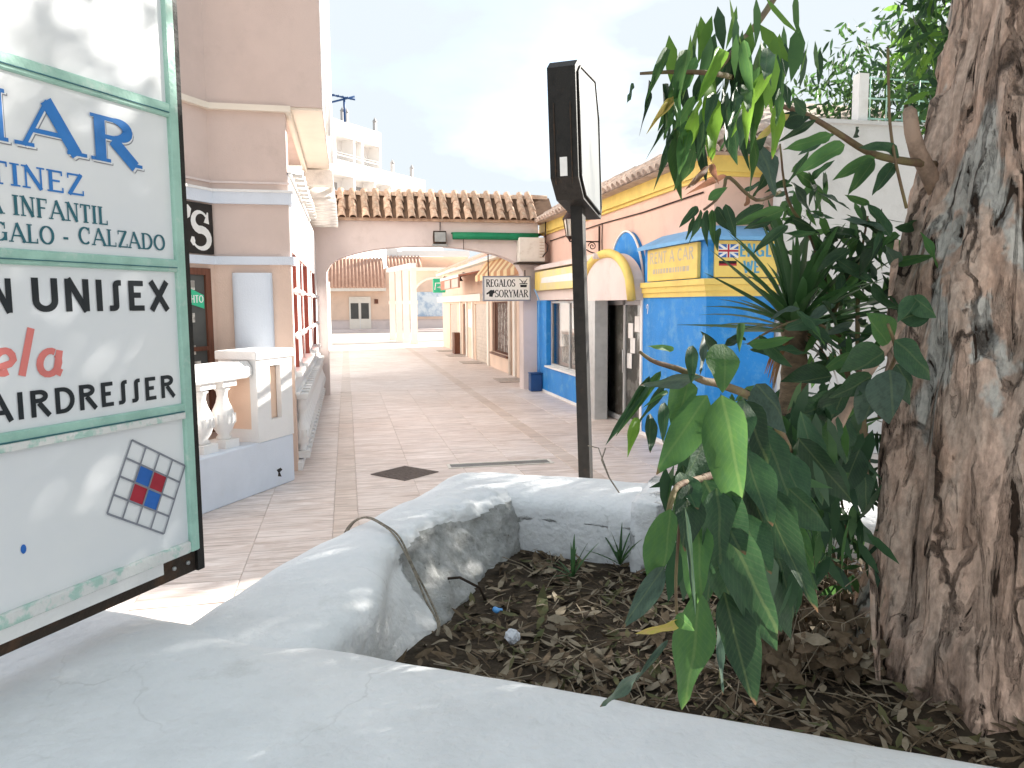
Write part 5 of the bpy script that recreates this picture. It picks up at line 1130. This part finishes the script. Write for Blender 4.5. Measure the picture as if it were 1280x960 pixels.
# loose bark strips and a branch stub
for (px, py, px2, py2, d, w_) in ((1088, 700, 1097, 850, 2.48, .012), (1120, 300, 1112, 370, 2.46, .010)):
    a, c = at(px, py, d)-E0, at(px2, py2, d)-E0; s_ = RR*w_; f_ = F_*.012; q = MB(); q.smooth = True
    q.add([a-s_*.4, a+s_*.3-f_, (a+c)/2-s_-f_*.2, (a+c)/2+s_*.8-f_*1.6, c-s_*.5, c+s_*.4-f_*.8], [(0, 1, 3, 2), (2, 3, 5, 4)]); q.build('bark_strip', 'bark', et)
q = MB(); st_ = [at(1176, 250, 2.62), at(1160, 215, 2.56), at(1147, 190, 2.52), at(1140, 165, 2.50), at(1137, 140, 2.5), at(1135, 134, 2.5)]; q.tube([p-E0 for p in st_], [.03, .028, .026, .024, .022, .012], 9); q.build('branch_stub', 'stemcut', et)

# ---- leaves
def leafmass(name, parent, off, blobs, n, mts, seed, Lr=(.10, .17), hang=1.0):
    r_ = random.Random(seed); q = MB()
    tot = sum(b_[3] for b_ in blobs)
    for (cx, cy, cz, wgt, rx, ry, rz) in blobs:
        for k in range(int(n*wgt/tot)):
            while True:
                p = Vector((r_.uniform(-1, 1), r_.uniform(-1, 1), r_.uniform(-1, 1)))
                if p.length < 1: break
            if noise.noise(p*2.3+Vector((cx, cy, cz))) < -.08: continue
            b_ = Vector((cx+p.x*rx, cy+p.y*ry, cz+p.z*rz)); L_ = r_.uniform(*Lr); d = Vector((r_.uniform(-.7, .7)*hang, r_.uniform(-.7, .7)*hang, r_.uniform(-1.2, .1)-(1-hang)*.5)).normalized(); s_ = d.orthogonal().normalized(); s_ = Matrix.Rotation(r_.uniform(0, 6.28), 3, d) @ s_; w_ = L_*r_.uniform(.11, .16); nn = s_.cross(d)*L_*.06
            b_ = b_-off; q.mi = r_.randrange(len(mts)); q.add([b_, b_+d*L_*.28+s_*w_*.9, b_+d*L_*.62+s_*w_*.85+nn*.4, b_+d*L_+nn*1.6, b_+d*L_*.62-s_*w_*.85+nn*.4, b_+d*L_*.28-s_*w_*.9], [(0, 1, 5), (1, 2, 4, 5), (2, 3, 4)])
    o_ = q.build(name, mts, parent); o_['kind'] = 'stuff'; return o_
def leaf_mesh(name, mt, curve=.15, fold=.25, n=10, wpos=.38):
    b = MB(); b.smooth = True; L_, Mid, R_ = [], [], []
    for k in range(n+1):
        t_ = k/n; w_ = .5*(math.sin(math.pi*min(1, t_**.72)))**.9 if 0 < t_ < 1 else .012
        zz = -curve*t_*t_; xx = 1.1*math.sin(t_*2.6)*curve; wa = .05*math.sin(t_*11+curve*30)*(1 if 0 < t_ < 1 else 0)
        L_.append((xx-w_, t_, zz+w_*fold*.5+wa)); Mid.append((xx, t_, zz)); R_.append((xx+w_, t_, zz+w_*fold*.5-wa*.7))
    m_ = n+1; b.add(L_+Mid+R_, [(k, m_+k, m_+k+1, k+1) for k in range(n)]+[(m_+k, 2*m_+k, 2*m_+k+1, m_+k+1) for k in range(n)])
    return b.mesh(name, mt)
LM = {}
for mt in ('leaf', 'leafdark', 'leaflit', 'leafgrey', 'leafbrown', 'leafyellow'):
    LM[mt] = [leaf_mesh('leaf', mt, c_, f_) for c_, f_ in ((.10, .25), (.28, .35), (-.10, .15), (.18, .5))]
nleaf = [0]
def place_leaf(parent, base, tip, width, mt='leaf', face=None, roll=0.0):
    base = Vector(base); tip = Vector(tip); y = (tip-base); L_ = y.length; y.normalize()
    f_ = Vector(face) if face is not None else -F_
    z = (f_-y*f_.dot(y)); z = z.normalized() if z.length > 1e-4 else y.orthogonal().normalized(); z = Matrix.Rotation(roll, 3, y) @ z; x = y.cross(z)
    M = Matrix((x*width, y*L_, z*L_*.9)).transposed().to_4x4(); M.translation = base
    o = link('leaf', random.choice(LM[mt]), parent); o.matrix_basis = Matrix.Translation(-E0) @ M; nleaf[0] += 1
    return o
def branch(pts, r0, r1, mt='stem', sub=True):
    pts = [Vector(p) for p in pts]; s_ = []
    for i_ in range(len(pts)-1):
        p0, p1, p2, p3 = pts[max(0, i_-1)], pts[i_], pts[i_+1], pts[min(len(pts)-1, i_+2)]
        for k in range(4):
            t_ = k/4; s_.append(.5*((2*p1)+(p2-p0)*t_+(2*p0-5*p1+4*p2-p3)*t_*t_+(3*p1-p0-3*p2+p3)*t_**3))
    s_.append(pts[-1]); n = len(s_)
    q = MB(); q.tube([p-E0 for p in s_], [r0+(r1-r0)*i_/(n-1) for i_ in range(n)], 7); return q.build('branch', mt, et)
def px(lst): return [at(*p) for p in lst]

# upper branch from the stub leftwards
b1 = branch(px([(1168, 206, 2.58), (1122, 200, 2.44), (1085, 190, 2.35), (1045, 165, 2.28), (1005, 142, 2.22), (960, 128, 2.15)]), .014, .006)
for (x0, y0, x1, y1, d, w_, mt) in ((1040, 168, 976, 191, 2.24, 19, 'leaf'), (1056, 181, 1000, 214, 2.22, 21, 'leaf'), (1094, 197, 1043, 224, 2.28, 17, 'leaf'), (1093, 199, 1064, 240, 2.27, 18, 'leaf'), (1124, 197, 1089, 180, 2.32, 17, 'leafdark'), (1118, 205, 1094, 240, 2.32, 17, 'leafdark'), (1066, 172, 1076, 159, 2.33, 9, 'leafgrey'), (1020, 150, 975, 178, 2.2, 10, 'leafdark'), (987, 143, 940, 182, 2.12, 11, 'leafyellow'), (1008, 140, 985, 124, 2.1, 24, 'leafdark'), (975, 150, 1010, 138, 2.2, 26, 'leafdark'),
    (888, 100, 883, 208, 1.04, 25, 'leaflit'), (872, 132, 845, 208, 1.05, 17, 'leaflit'), (868, 120, 842, 165, 1.05, 13, 'leaf'), (846, 124, 817, 154, 1.05, 10, 'leafyellow'), (905, 112, 913, 178, 1.05, 12, 'leafdark'), (920, 104, 918, 158, 1.05, 12, 'leafdark'), (940, 108, 938, 172, 1.05, 14, 'leaflit'), (930, 106, 934, 150, 1.05, 13, 'leaf'), (868, 188, 855, 236, 1.05, 22, 'leaf'), (862, 160, 850, 215, 1.05, 18, 'leaf'), (880, 150, 876, 200, 1.05, 12, 'leafdark'),
    (896, 118, 886, 150, 1.04, 14, 'leafdark'), (792, 104, 784, 137, 1.06, 5, 'leafdark'), (811, 100, 812, 153, 1.06, 6, 'leafdark'), (832, 150, 825, 180, 1.06, 5, 'leafdark'), (838, 158, 832, 190, 1.06, 4, 'leafgrey'), (842, 170, 831, 190, 1.06, 5, 'leafdark'), (828, 105, 836, 160, 1.06, 6, 'leafdark'), (846, 104, 850, 150, 1.05, 9, 'leaf'), (886, 208, 853, 242, 1.05, 8, 'leafbrown'), (908, 219, 866, 242, 1.05, 8, 'leafbrown'), (890, 205, 898, 220, 1.05, 9, 'leafbrown'), (945, 176, 975, 240, 1.9, 34, 'leafgrey'), (930, 190, 955, 168, 1.9, 16, 'leafdark'),
    (955, 104, 962, 150, 1.7, 12, 'leaflit'), (975, 100, 985, 140, 1.75, 14, 'leafdark'), (900, 60, 885, 118, 1.04, 18, 'leaflit'), (860, 62, 850, 122, 1.05, 16, 'leaf'), (930, 50, 945, 115, 1.05, 16, 'leaf'), (960, 60, 955, 110, 1.06, 18, 'leafdark'), (835, 60, 820, 110, 1.05, 12, 'leaf')):
    place_leaf(b1, at(x0, y0, d), at(x1, y1, d-random.uniform(.0, .10)), w_*d/960, mt, roll=random.uniform(-.5, .5))
rt = random.Random(4)
for k in range(30):
    x0, y0 = rt.uniform(835, 985), rt.uniform(60, 165); L_ = rt.uniform(40, 85); an_ = rt.uniform(-.5, .35); d = rt.uniform(1.05, 1.25)
    place_leaf(b1, at(x0, y0, d), at(x0+L_*math.sin(an_), y0+L_*math.cos(an_), d-.02), rt.uniform(10, 20)*d/960, rt.choice(('leaflit', 'leaf', 'leaf', 'leafdark')), roll=rt.uniform(-.7, .7))
hb = [at(905, 40, 1.15), at(955, 30, 1.25), at(995, 60, 1.6), at(935, 85, 1.2), at(880, 60, 1.15)]
leafmass('hanging_foliage', et, E0, [(c.x, c.y, c.z, 1, .07, .07, .06) for c in hb], 110, ['fol', 'folbright', 'foldark'], 99, (.06, .10), .35)
branch([at(1000, -60, 1.9), at(960, 10, 1.5), at(920, 60, 1.2), at(890, 95, 1.1)], .008, .003)
b1b = branch(px([(960, 128, 2.15), (940, 108, 1.6), (905, 94, 1.1), (850, 90, 1.05), (800, 92, 1.06)]), .006, .002)
tw1 = branch(px([(1110, 60, 2.3), (1111, 120, 2.3), (1113, 160, 2.3), (1120, 205, 2.3), (1133, 260, 2.35)]), .004, .005)
# hanging twig with the lower-left group near the pink wall
b2 = branch(px([(975, 240, 2.6), (945, 250, 2.3), (912, 222, 2.0), (905, 235, 1.95), (895, 250, 1.9), (880, 262, 1.85)]), .006, .003)
for (x0, y0, x1, y1, w_, mt) in ((872, 258, 853, 284, 11, 'leafdark'), (876, 262, 870, 304, 11, 'leafdark'), (884, 262, 884, 306, 10, 'leafdark'), (890, 262, 894, 304, 10, 'leaf'), (896, 258, 912, 285, 13, 'leafdark'), (907, 255, 921, 297, 15, 'leafdark'), (885, 250, 910, 235, 12, 'leaf'), (868, 270, 859, 300, 7, 'leafdark'), (900, 285, 897, 310, 8, 'leafdark'), (931, 258, 934, 246, 8, 'leafbrown'), (980, 262, 923, 284, 18, 'leaf'), (965, 275, 932, 286, 13, 'leafdark'), (985, 282, 945, 315, 13, 'leafdark')):
    place_leaf(b2, at(x0, y0, 1.9), at(x1, y1, 1.88), w_*1.9/960, mt, roll=random.uniform(-.6, .6))
# dense side shoots left of the trunk
stems = [px([(1085, 560, 2.5), (1060, 470, 2.75), (1040, 380, 2.85), (1015, 300, 2.8), (985, 250, 2.7), (975, 180, 2.6)]), px([(1085, 600, 2.5), (1075, 480, 2.6), (1072, 400, 2.7), (1075, 330, 2.75), (1085, 270, 2.7)]), px([(1040, 400, 2.8), (1060, 350, 2.7), (1090, 310, 2.6), (1100, 295, 2.55)]), px([(1050, 420, 2.75), (1010, 400, 2.6), (970, 410, 2.45), (935, 430, 2.2)])]
rnd = random.Random(11)
for si, s_ in enumerate(stems):
    bs = branch(s_, .013 if si < 2 else .006, .003)
    for k in range((40, 36, 20, 16)[si]):
        t_ = rnd.uniform(.22, 1)*(len(s_)-1); i_ = min(int(t_), len(s_)-2); p = s_[i_].lerp(s_[i_+1], t_-i_)
        base = p+RR*rnd.uniform(-.10, .09)+UP*rnd.uniform(-.06, .07)+F_*rnd.uniform(-.15, .15)
        L_ = rnd.uniform(.085, .15); d = (RR*rnd.uniform(-.9, .8)+UP*rnd.uniform(-1.0, .35)+F_*rnd.uniform(-.5, .3)).normalized()
        place_leaf(bs, base, base+d*L_, L_*rnd.uniform(.22, .34), rnd.choice(('leafdark', 'leafdark', 'leaf', 'leafdark', 'leafgrey')), roll=rnd.uniform(-1.1, 1.1))
        q_ = None
cb = [at(1035, 290, 2.85), at(1055, 360, 2.85), at(1065, 440, 2.75), at(1000, 255, 2.9), at(1078, 300, 2.75)]
leafmass('side_foliage', et, E0, [(c.x, c.y, c.z, 1, .17, .17, .15) for c in cb], 230, ['foldark', 'fol', 'fol'], 77, (.08, .13))
# big round shade leaves at the trunk's left flank
b4 = branch(px([(1100, 520, 2.35), (1110, 470, 2.15), (1120, 440, 2.05), (1110, 405, 2.0)]), .008, .004)
for (x0, y0, x1, y1, d, w_, mt) in ((1112, 462, 1118, 528, 2.0, 46, 'leafgrey'), (1120, 455, 1150, 500, 2.05, 34, 'leafdark'), (1105, 440, 1062, 470, 2.05, 36, 'leafdark'), (1118, 425, 1170, 470, 2.0, 36, 'leafdark'), (1110, 430, 1085, 395, 2.05, 34, 'leaf'), (1090, 470, 1040, 500, 2.1, 30, 'leafdark'), (1125, 400, 1165, 385, 2.0, 26, 'leafdark'), (1140, 370, 1172, 395, 1.98, 24, 'leafdark'), (1148, 372, 1130, 400, 1.98, 20, 'leafdark'), (1100, 475, 1080, 530, 2.1, 36, 'leafgrey'), (1060, 480, 1030, 545, 2.1, 34, 'leafdark'), (1050, 500, 1000, 520, 2.1, 32, 'leafdark'), (1040, 470, 985, 480, 2.15, 26, 'leafdark'), (1055, 520, 1062, 580, 2.15, 30, 'leafdark'), (1030, 520, 985, 560, 2.1, 34, 'leafdark'), (1075, 560, 1050, 620, 2.15, 30, 'leafdark'), (1030, 600, 1060, 590, 2.1, 22, 'leaf'), (1080, 590, 1085, 640, 2.2, 26, 'leafdark')):
    place_leaf(b4, at(x0, y0, d), at(x1, y1, d-.03), w_*d/960, mt, roll=rnd.uniform(-.4, .4))
b5 = branch(px([(1010, 600, 2.05), (1030, 570, 2.1), (1052, 520, 2.15), (1075, 480, 2.2), (1110, 430, 2.25), (1130, 400, 2.3)]), .022, .012, 'stemcut')

# near shoot hanging in front
b6 = branch(px([(1010, 640, 2.0), (985, 560, 1.75), (950, 505, 1.45), (905, 482, 1.2), (880, 476, 1.12), (850, 462, 1.10), (818, 452, 1.08), (800, 440, 1.06)]), .010, .0022)
near = [(884, 494, 817, 596, 1.12, 46, 'leaf'), (902, 494, 933, 640, 1.10, 56, 'leaf'), (876, 471, 795, 478, 1.10, 17, 'leafgrey'), (812, 470, 765, 553, 1.08, 12, 'leafdark'), (826, 464, 776, 540, 1.09, 12, 'leaf'), (835, 470, 798, 535, 1.12, 10, 'leafdark'), (797, 522, 793, 563, 1.08, 14, 'leaflit'), (813, 517, 811, 570, 1.08, 15, 'leafdark'), (831, 503, 830, 550, 1.10, 14, 'leafdark'), (842, 438, 814, 433, 1.10, 8, 'leaf'), (866, 432, 866, 476, 1.12, 16, 'leafdark'), (880, 418, 872, 472, 1.12, 9, 'leafgrey'), (905, 430, 908, 488, 1.15, 42, 'leaf'), (926, 404, 927, 434, 1.2, 10, 'leaf'), (860, 475, 848, 530, 1.15, 34, 'leaf'), (835, 490, 814, 504, 1.1, 6, 'leaf'), (930, 500, 936, 560, 1.2, 30, 'leafdark'), (945, 480, 990, 530, 1.35, 40, 'leafgrey'), (925, 500, 968, 590, 1.25, 50, 'leafdark'), (920, 530, 937, 650, 1.22, 46, 'leafdark'), (890, 540, 850, 600, 1.15, 40, 'leafdark'), (950, 530, 990, 620, 1.4, 48, 'leafdark'), (975, 560, 1005, 640, 1.5, 40, 'leafdark'), (905, 455, 875, 440, 1.2, 16, 'leafdark'), (890, 440, 880, 420, 1.2, 14, 'leafdark')]
for (x0, y0, x1, y1, d, w_, mt) in near: place_leaf(b6, at(x0, y0, d), at(x1, y1, d-.05), w_*d/960, mt, roll=rnd.uniform(-.35, .35))
b7 = branch(px([(1000, 640, 1.9), (960, 600, 1.5), (915, 590, 1.25), (870, 600, 1.1), (845, 610, 1.05), (835, 640, 1.03)]), .009, .003)
low = [(838, 636, 828, 742, 1.02, 38, 'leaf'), (830, 708, 777, 786, 1.0, 27, 'leafgrey'), (856, 634, 872, 768, 1.0, 8, 'leafgrey'), (880, 600, 930, 695, 1.1, 52, 'leafdark'), (900, 652, 988, 812, 1.08, 58, 'leafdark'), (945, 598, 1014, 765, 1.15, 36, 'leafdark'), (874, 738, 862, 890, 1.04, 56, 'leaf'), (905, 740, 940, 880, 1.06, 48, 'leafdark'), (897, 782, 900, 870, .97, 9, 'leafgrey'), (862, 605, 850, 690, 1.06, 40, 'leafdark'), (895, 610, 905, 720, 1.08, 48, 'leafdark'), (870, 650, 880, 760, 1.06, 42, 'leaf'), (850, 590, 870, 640, 1.08, 30, 'leafdark'), (925, 640, 960, 720, 1.14, 40, 'leafdark'), (960, 610, 990, 690, 1.3, 38, 'leafdark'), (985, 610, 1040, 660, 1.4, 36, 'leafdark'), (850, 775, 802, 797, 1.0, 12, 'leafyellow'), (846, 768, 866, 786, 1.0, 18, 'leaf'), (800, 840, 745, 880, 1.0, 18, 'leafgrey'), (835, 800, 800, 850, 1.0, 8, 'leafgrey'), (930, 560, 960, 660, 1.16, 44, 'leafdark')]
for (x0, y0, x1, y1, d, w_, mt) in low: place_leaf(b7, at(x0, y0, d), at(x1, y1, d-.04), w_*d/960, mt, roll=rnd.uniform(-.35, .35))
for k in range(44):
    x0, y0 = rnd.uniform(850, 1010), rnd.uniform(505, 700); d = 1.2+.6*(x0-868)/140+rnd.uniform(-.08, .15); L_ = rnd.uniform(75, 125); an_ = rnd.uniform(-.25, .75)
    place_leaf(b7, at(x0, y0, d), at(x0+L_*math.sin(an_), y0+L_*math.cos(an_), d-.03), rnd.uniform(24, 36)*d/960*1.1, rnd.choice(('leafdark', 'leafdark', 'leaf')), roll=rnd.uniform(-.6, .6))
for p_ in (((838, 636, 1.02), (845, 612, 1.05)), ((846, 768, 1.0), (845, 720, 1.02), (850, 650, 1.05))): branch(px(p_), .0022, .0022)

nb = [at(905, 560, 1.75), at(950, 600, 1.8), at(985, 540, 2.0), at(1040, 600, 2.25), at(1010, 660, 2.1), at(930, 660, 1.6), at(1050, 520, 2.3)]
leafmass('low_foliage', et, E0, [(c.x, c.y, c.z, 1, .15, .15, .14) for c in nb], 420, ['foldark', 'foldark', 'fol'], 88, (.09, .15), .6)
# mostly unseen crown above and right, leaf blobs placed to block sun and sky
blobs = [(5.2, 4.7, 4.0, 2.6, 1.3, 1.3, 1.0), (6.6, 5.4, 4.7, 2.4, 1.4, 1.4, 1.1), (5.2, 4.3, 5.3, 2.0, 1.2, 1.0, 1.0), (4.2, 4.2, 4.1, 2.6, .75, .55, 1.3), (3.6, 3.2, 6.2, .8, 1.8, 1.8, 1.0), (6.6, 4.4, 5.8, 1.2, 1.3, 1.0, 1.1), (4.6, .9, 6.4, .8, 1.8, 1.3, .9), (2.4, 1.4, 5.9, .6, 1.4, 1.2, .7), (7.6, 7.0, 5.0, .8, 1.4, 1.2, 1.0), (1.2, .2, 6.2, 1.6, 2.2, 2.0, .8), (3.2, -.6, 6.4, 1.4, 2.2, 1.8, .9), (2.6, 2.2, 7.0, 1.6, 2.2, 2.0, .9), (4.6, 2.2, 7.0, 1.4, 2.0, 2.0, .9), (-.6, -.6, 6.6, 1.0, 1.8, 1.8, .8)]
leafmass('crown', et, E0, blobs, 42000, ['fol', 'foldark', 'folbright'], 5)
for (a, c) in ((1.6, (4.6, 3.2, 3.6)), (3.2, (5.6, 4.2, 4.6)), (3.8, (3.6, 3.0, 6.4)), (2.9, (4.6, 1.3, 5.2)), (4.4, (2.4, 1.5, 6.0))):
    _, cx, cy, rr = tr(a); p0 = Vector((cx, cy, .85+a)); p3 = Vector(c); branch([p0, p0.lerp(p3, .4)+Vector((0, 0, .25)), p0.lerp(p3, .75)+Vector((.1, 0, .2)), p3], .09, .02, 'stemcut')

# ================================================================== YUCCA
yu = empty('yucca_plant', uvp(3.2, .28, .85)); yb = at(986, 480, 2.8); yu.location = (yb.x, yb.y, .86); tag(yu, 'yucca with a stout trunk and a rosette of sword leaves behind the eucalyptus shoots', 'plant')
ztop = at(986, 400, 2.8).z-.86
q = MB(); q.smooth = True; vs = []; nh, na = 50, 18
for i_ in range(nh):
    h = ztop*i_/(nh-1)
    for j in range(na):
        a = 2*math.pi*j/na; r_ = .043+.010*noise.noise(Vector((math.cos(a)*2, math.sin(a)*2, h*14)))+.006*((h*22) % 1)+.03*max(0, 1-h/.2)
        vs.append((r_*math.cos(a)+.02*math.sin(h*2), r_*math.sin(a), h))
q.add(vs, [(i_*na+j, i_*na+(j+1) % na, (i_+1)*na+(j+1) % na, (i_+1)*na+j) for i_ in range(nh-1) for j in range(na)]); q.build('trunk', 'yuccatrunk', yu)
def sword(L_, w_, droop, mt='yucca'):
    b = MB(); b.smooth = True; n = 6; A, M_, C_ = [], [], []
    for k in range(n+1):
        t_ = k/n; ww_ = w_*(1-t_**2.5)*(.55+.9*min(1, t_*3)*.5)+.0008; z_ = -droop*t_**2.2; A.append((-ww_, t_*L_, z_+ww_*.5)); M_.append((0, t_*L_, z_)); C_.append((ww_, t_*L_, z_+ww_*.5))
    m_ = n+1; b.add(A+M_+C_, [(k, m_+k, m_+k+1, k+1) for k in range(n)]+[(m_+k, 2*m_+k, 2*m_+k+1, m_+k+1) for k in range(n)]); return b.mesh('sword_leaf', mt)
SW = [sword(.36, .020, .03), sword(.34, .018, .07), sword(.38, .021, .01), sword(.30, .019, .12)]
for k in range(56):
    a = k*2.399; el = R(84-k*1.5)+rnd.uniform(-.1, .1)
    o = link('sword_leaf', rnd.choice(SW), yu, (.02+.03*math.cos(a+1.57), .03*math.sin(a+1.57), ztop+.05-.10*k/56)); o.rotation_euler = (el, rnd.uniform(-.3, .3), a); s_ = rnd.uniform(.8, 1.1); o.scale = (s_, s_, s_)
SD = [sword(.22, .008, .12, 'leafbrown')]
for k in range(14):
    a = k*2.1; o = link('dry_leaf', SD[0], yu, (.02, 0, ztop-.04)); o.rotation_euler = (R(-12+rnd.uniform(-14, 8)), 0, a)
# young yucca shoots in the litter and behind the bush
def shoot(px_, py_, n, L_, lab, d=None):
    p = soilat(px_, py_) if d is None else at(px_, py_, d); e = empty('yucca_shoot', p); tag(e, lab, 'plant', 'young yucca shoots in the planter')
    me_ = sword(L_, .009, L_*.12)
    for k in range(n):
        o = link('sword_leaf', me_, e); o.rotation_euler = (R(rnd.uniform(20, 86)), 0, k*2.4+rnd.uniform(-.3, .3)); s_ = rnd.uniform(.6, 1.05); o.scale = (s_, s_, s_)
shoot(716, 722, 9, .20, 'young spiky shoot rising from the litter near the far planter wall')
shoot(775, 706, 11, .24, 'flattened spiky shoot lying against the far planter wall by the pier')
shoot(915, 690, 12, .42, 'tall young spiky shoot hidden behind the hanging leaves')
shoot(960, 690, 12, .5, 'tallest young spiky shoot at the foot of the yucca trunk')

# undergrowth between yucca and trunk
ug = empty('undergrowth_shrub', uvp(3.0, .15, .86)); tag(ug, 'dark leafy undergrowth between the yucca and the eucalyptus trunk', 'shrub')
lo = ug.location.copy()
c1, c2, c3, c4 = at(1040, 560, 2.9), at(985, 600, 2.9), at(1060, 650, 2.8), at(960, 540, 3.0)
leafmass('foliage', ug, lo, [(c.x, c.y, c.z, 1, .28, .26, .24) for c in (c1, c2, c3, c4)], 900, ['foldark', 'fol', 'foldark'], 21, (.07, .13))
for k in range(6):
    q = MB(); a = Vector((rnd.uniform(-.1, .1), rnd.uniform(-.1, .1), 0)); c = rnd.choice((c1, c2, c3, c4))-lo; q.tube([a, a.lerp(c, .5)+Vector((.03, 0, .05)), c], [.008, .006, .003], 5); q.build('stem', 'stem', ug)
# dry leaves and grass stalks at the foot of the trunk
q = MB(); r_ = random.Random(9)
for k in range(700):
    pxx, pyy = r_.uniform(935, 1100), r_.uniform(690, 860); p = soilat(pxx, pyy)+Vector((0, 0, r_.uniform(0, .16)*(1 if pxx > 1000 else .4))); L_ = r_.uniform(.02, .05); d = Vector((r_.uniform(-1, 1), r_.uniform(-1, 1), r_.uniform(-.6, .6))).normalized(); s_ = d.orthogonal()*L_*r_.uniform(.18, .4); nn = d.cross(s_)*r_.uniform(-.8, .8); q.mi = r_.choice((0, 0, 1)); q.add([p-d*L_, p-d*L_*.2+s_+nn, p+d*L_*.5+s_*.8+nn*.5, p+d*L_*1.1-nn*.6, p+d*L_*.5-s_*.8+nn*.5, p-d*L_*.2-s_+nn], [(0, 1, 5), (1, 2, 4, 5), (2, 3, 4)])
for k in range(24):
    p = soilat(r_.uniform(960, 1090), r_.uniform(760, 850)); q.mi = 1; q.tube([p, p+Vector((r_.uniform(-.1, .1), r_.uniform(-.05, .05), .18)), p+Vector((r_.uniform(-.25, .25), r_.uniform(-.1, .1), r_.uniform(.2, .45)))], .0018, 4, False)
tag(q.build('dry_undergrowth', ['litter', 'litterpale']), 'heap of curled dry leaves and stalks against the tree base', 'dry leaves', kind='stuff')

# trees behind the boundary wall
for k, (x, y, z, lab) in enumerate(((8.7, 10.9, 5.4, 'leafy green tree behind the fence nearest the pink building'), (11.5, 11.3, 5.4, 'leafy green tree behind the fence to the right, mostly hidden by the trunk'))):
    t_ = empty('garden_tree', (x, y, 0)); tag(t_, lab, 'tree', 'trees behind the boundary wall')
    q = MB(); q.tube([(0, 0, 0), (.1, 0, 2), (0, .1, 4), (.1, 0, 5.5)], [.16, .13, .1, .05], 8); q.build('trunk', 'stem', t_)
    leafmass('crown', t_, Vector((x, y, 0)), [(x, y, z, 1, 1.7, 1.2, 1.3), (x-.9, y+.2, z-.3, .8, 1.2, 1, .9), (x+1, y, z+.4, .6, 1.2, 1, 1)], 5200, ['hedge', 'fol', 'foldark'], 31+k, (.12, .22))
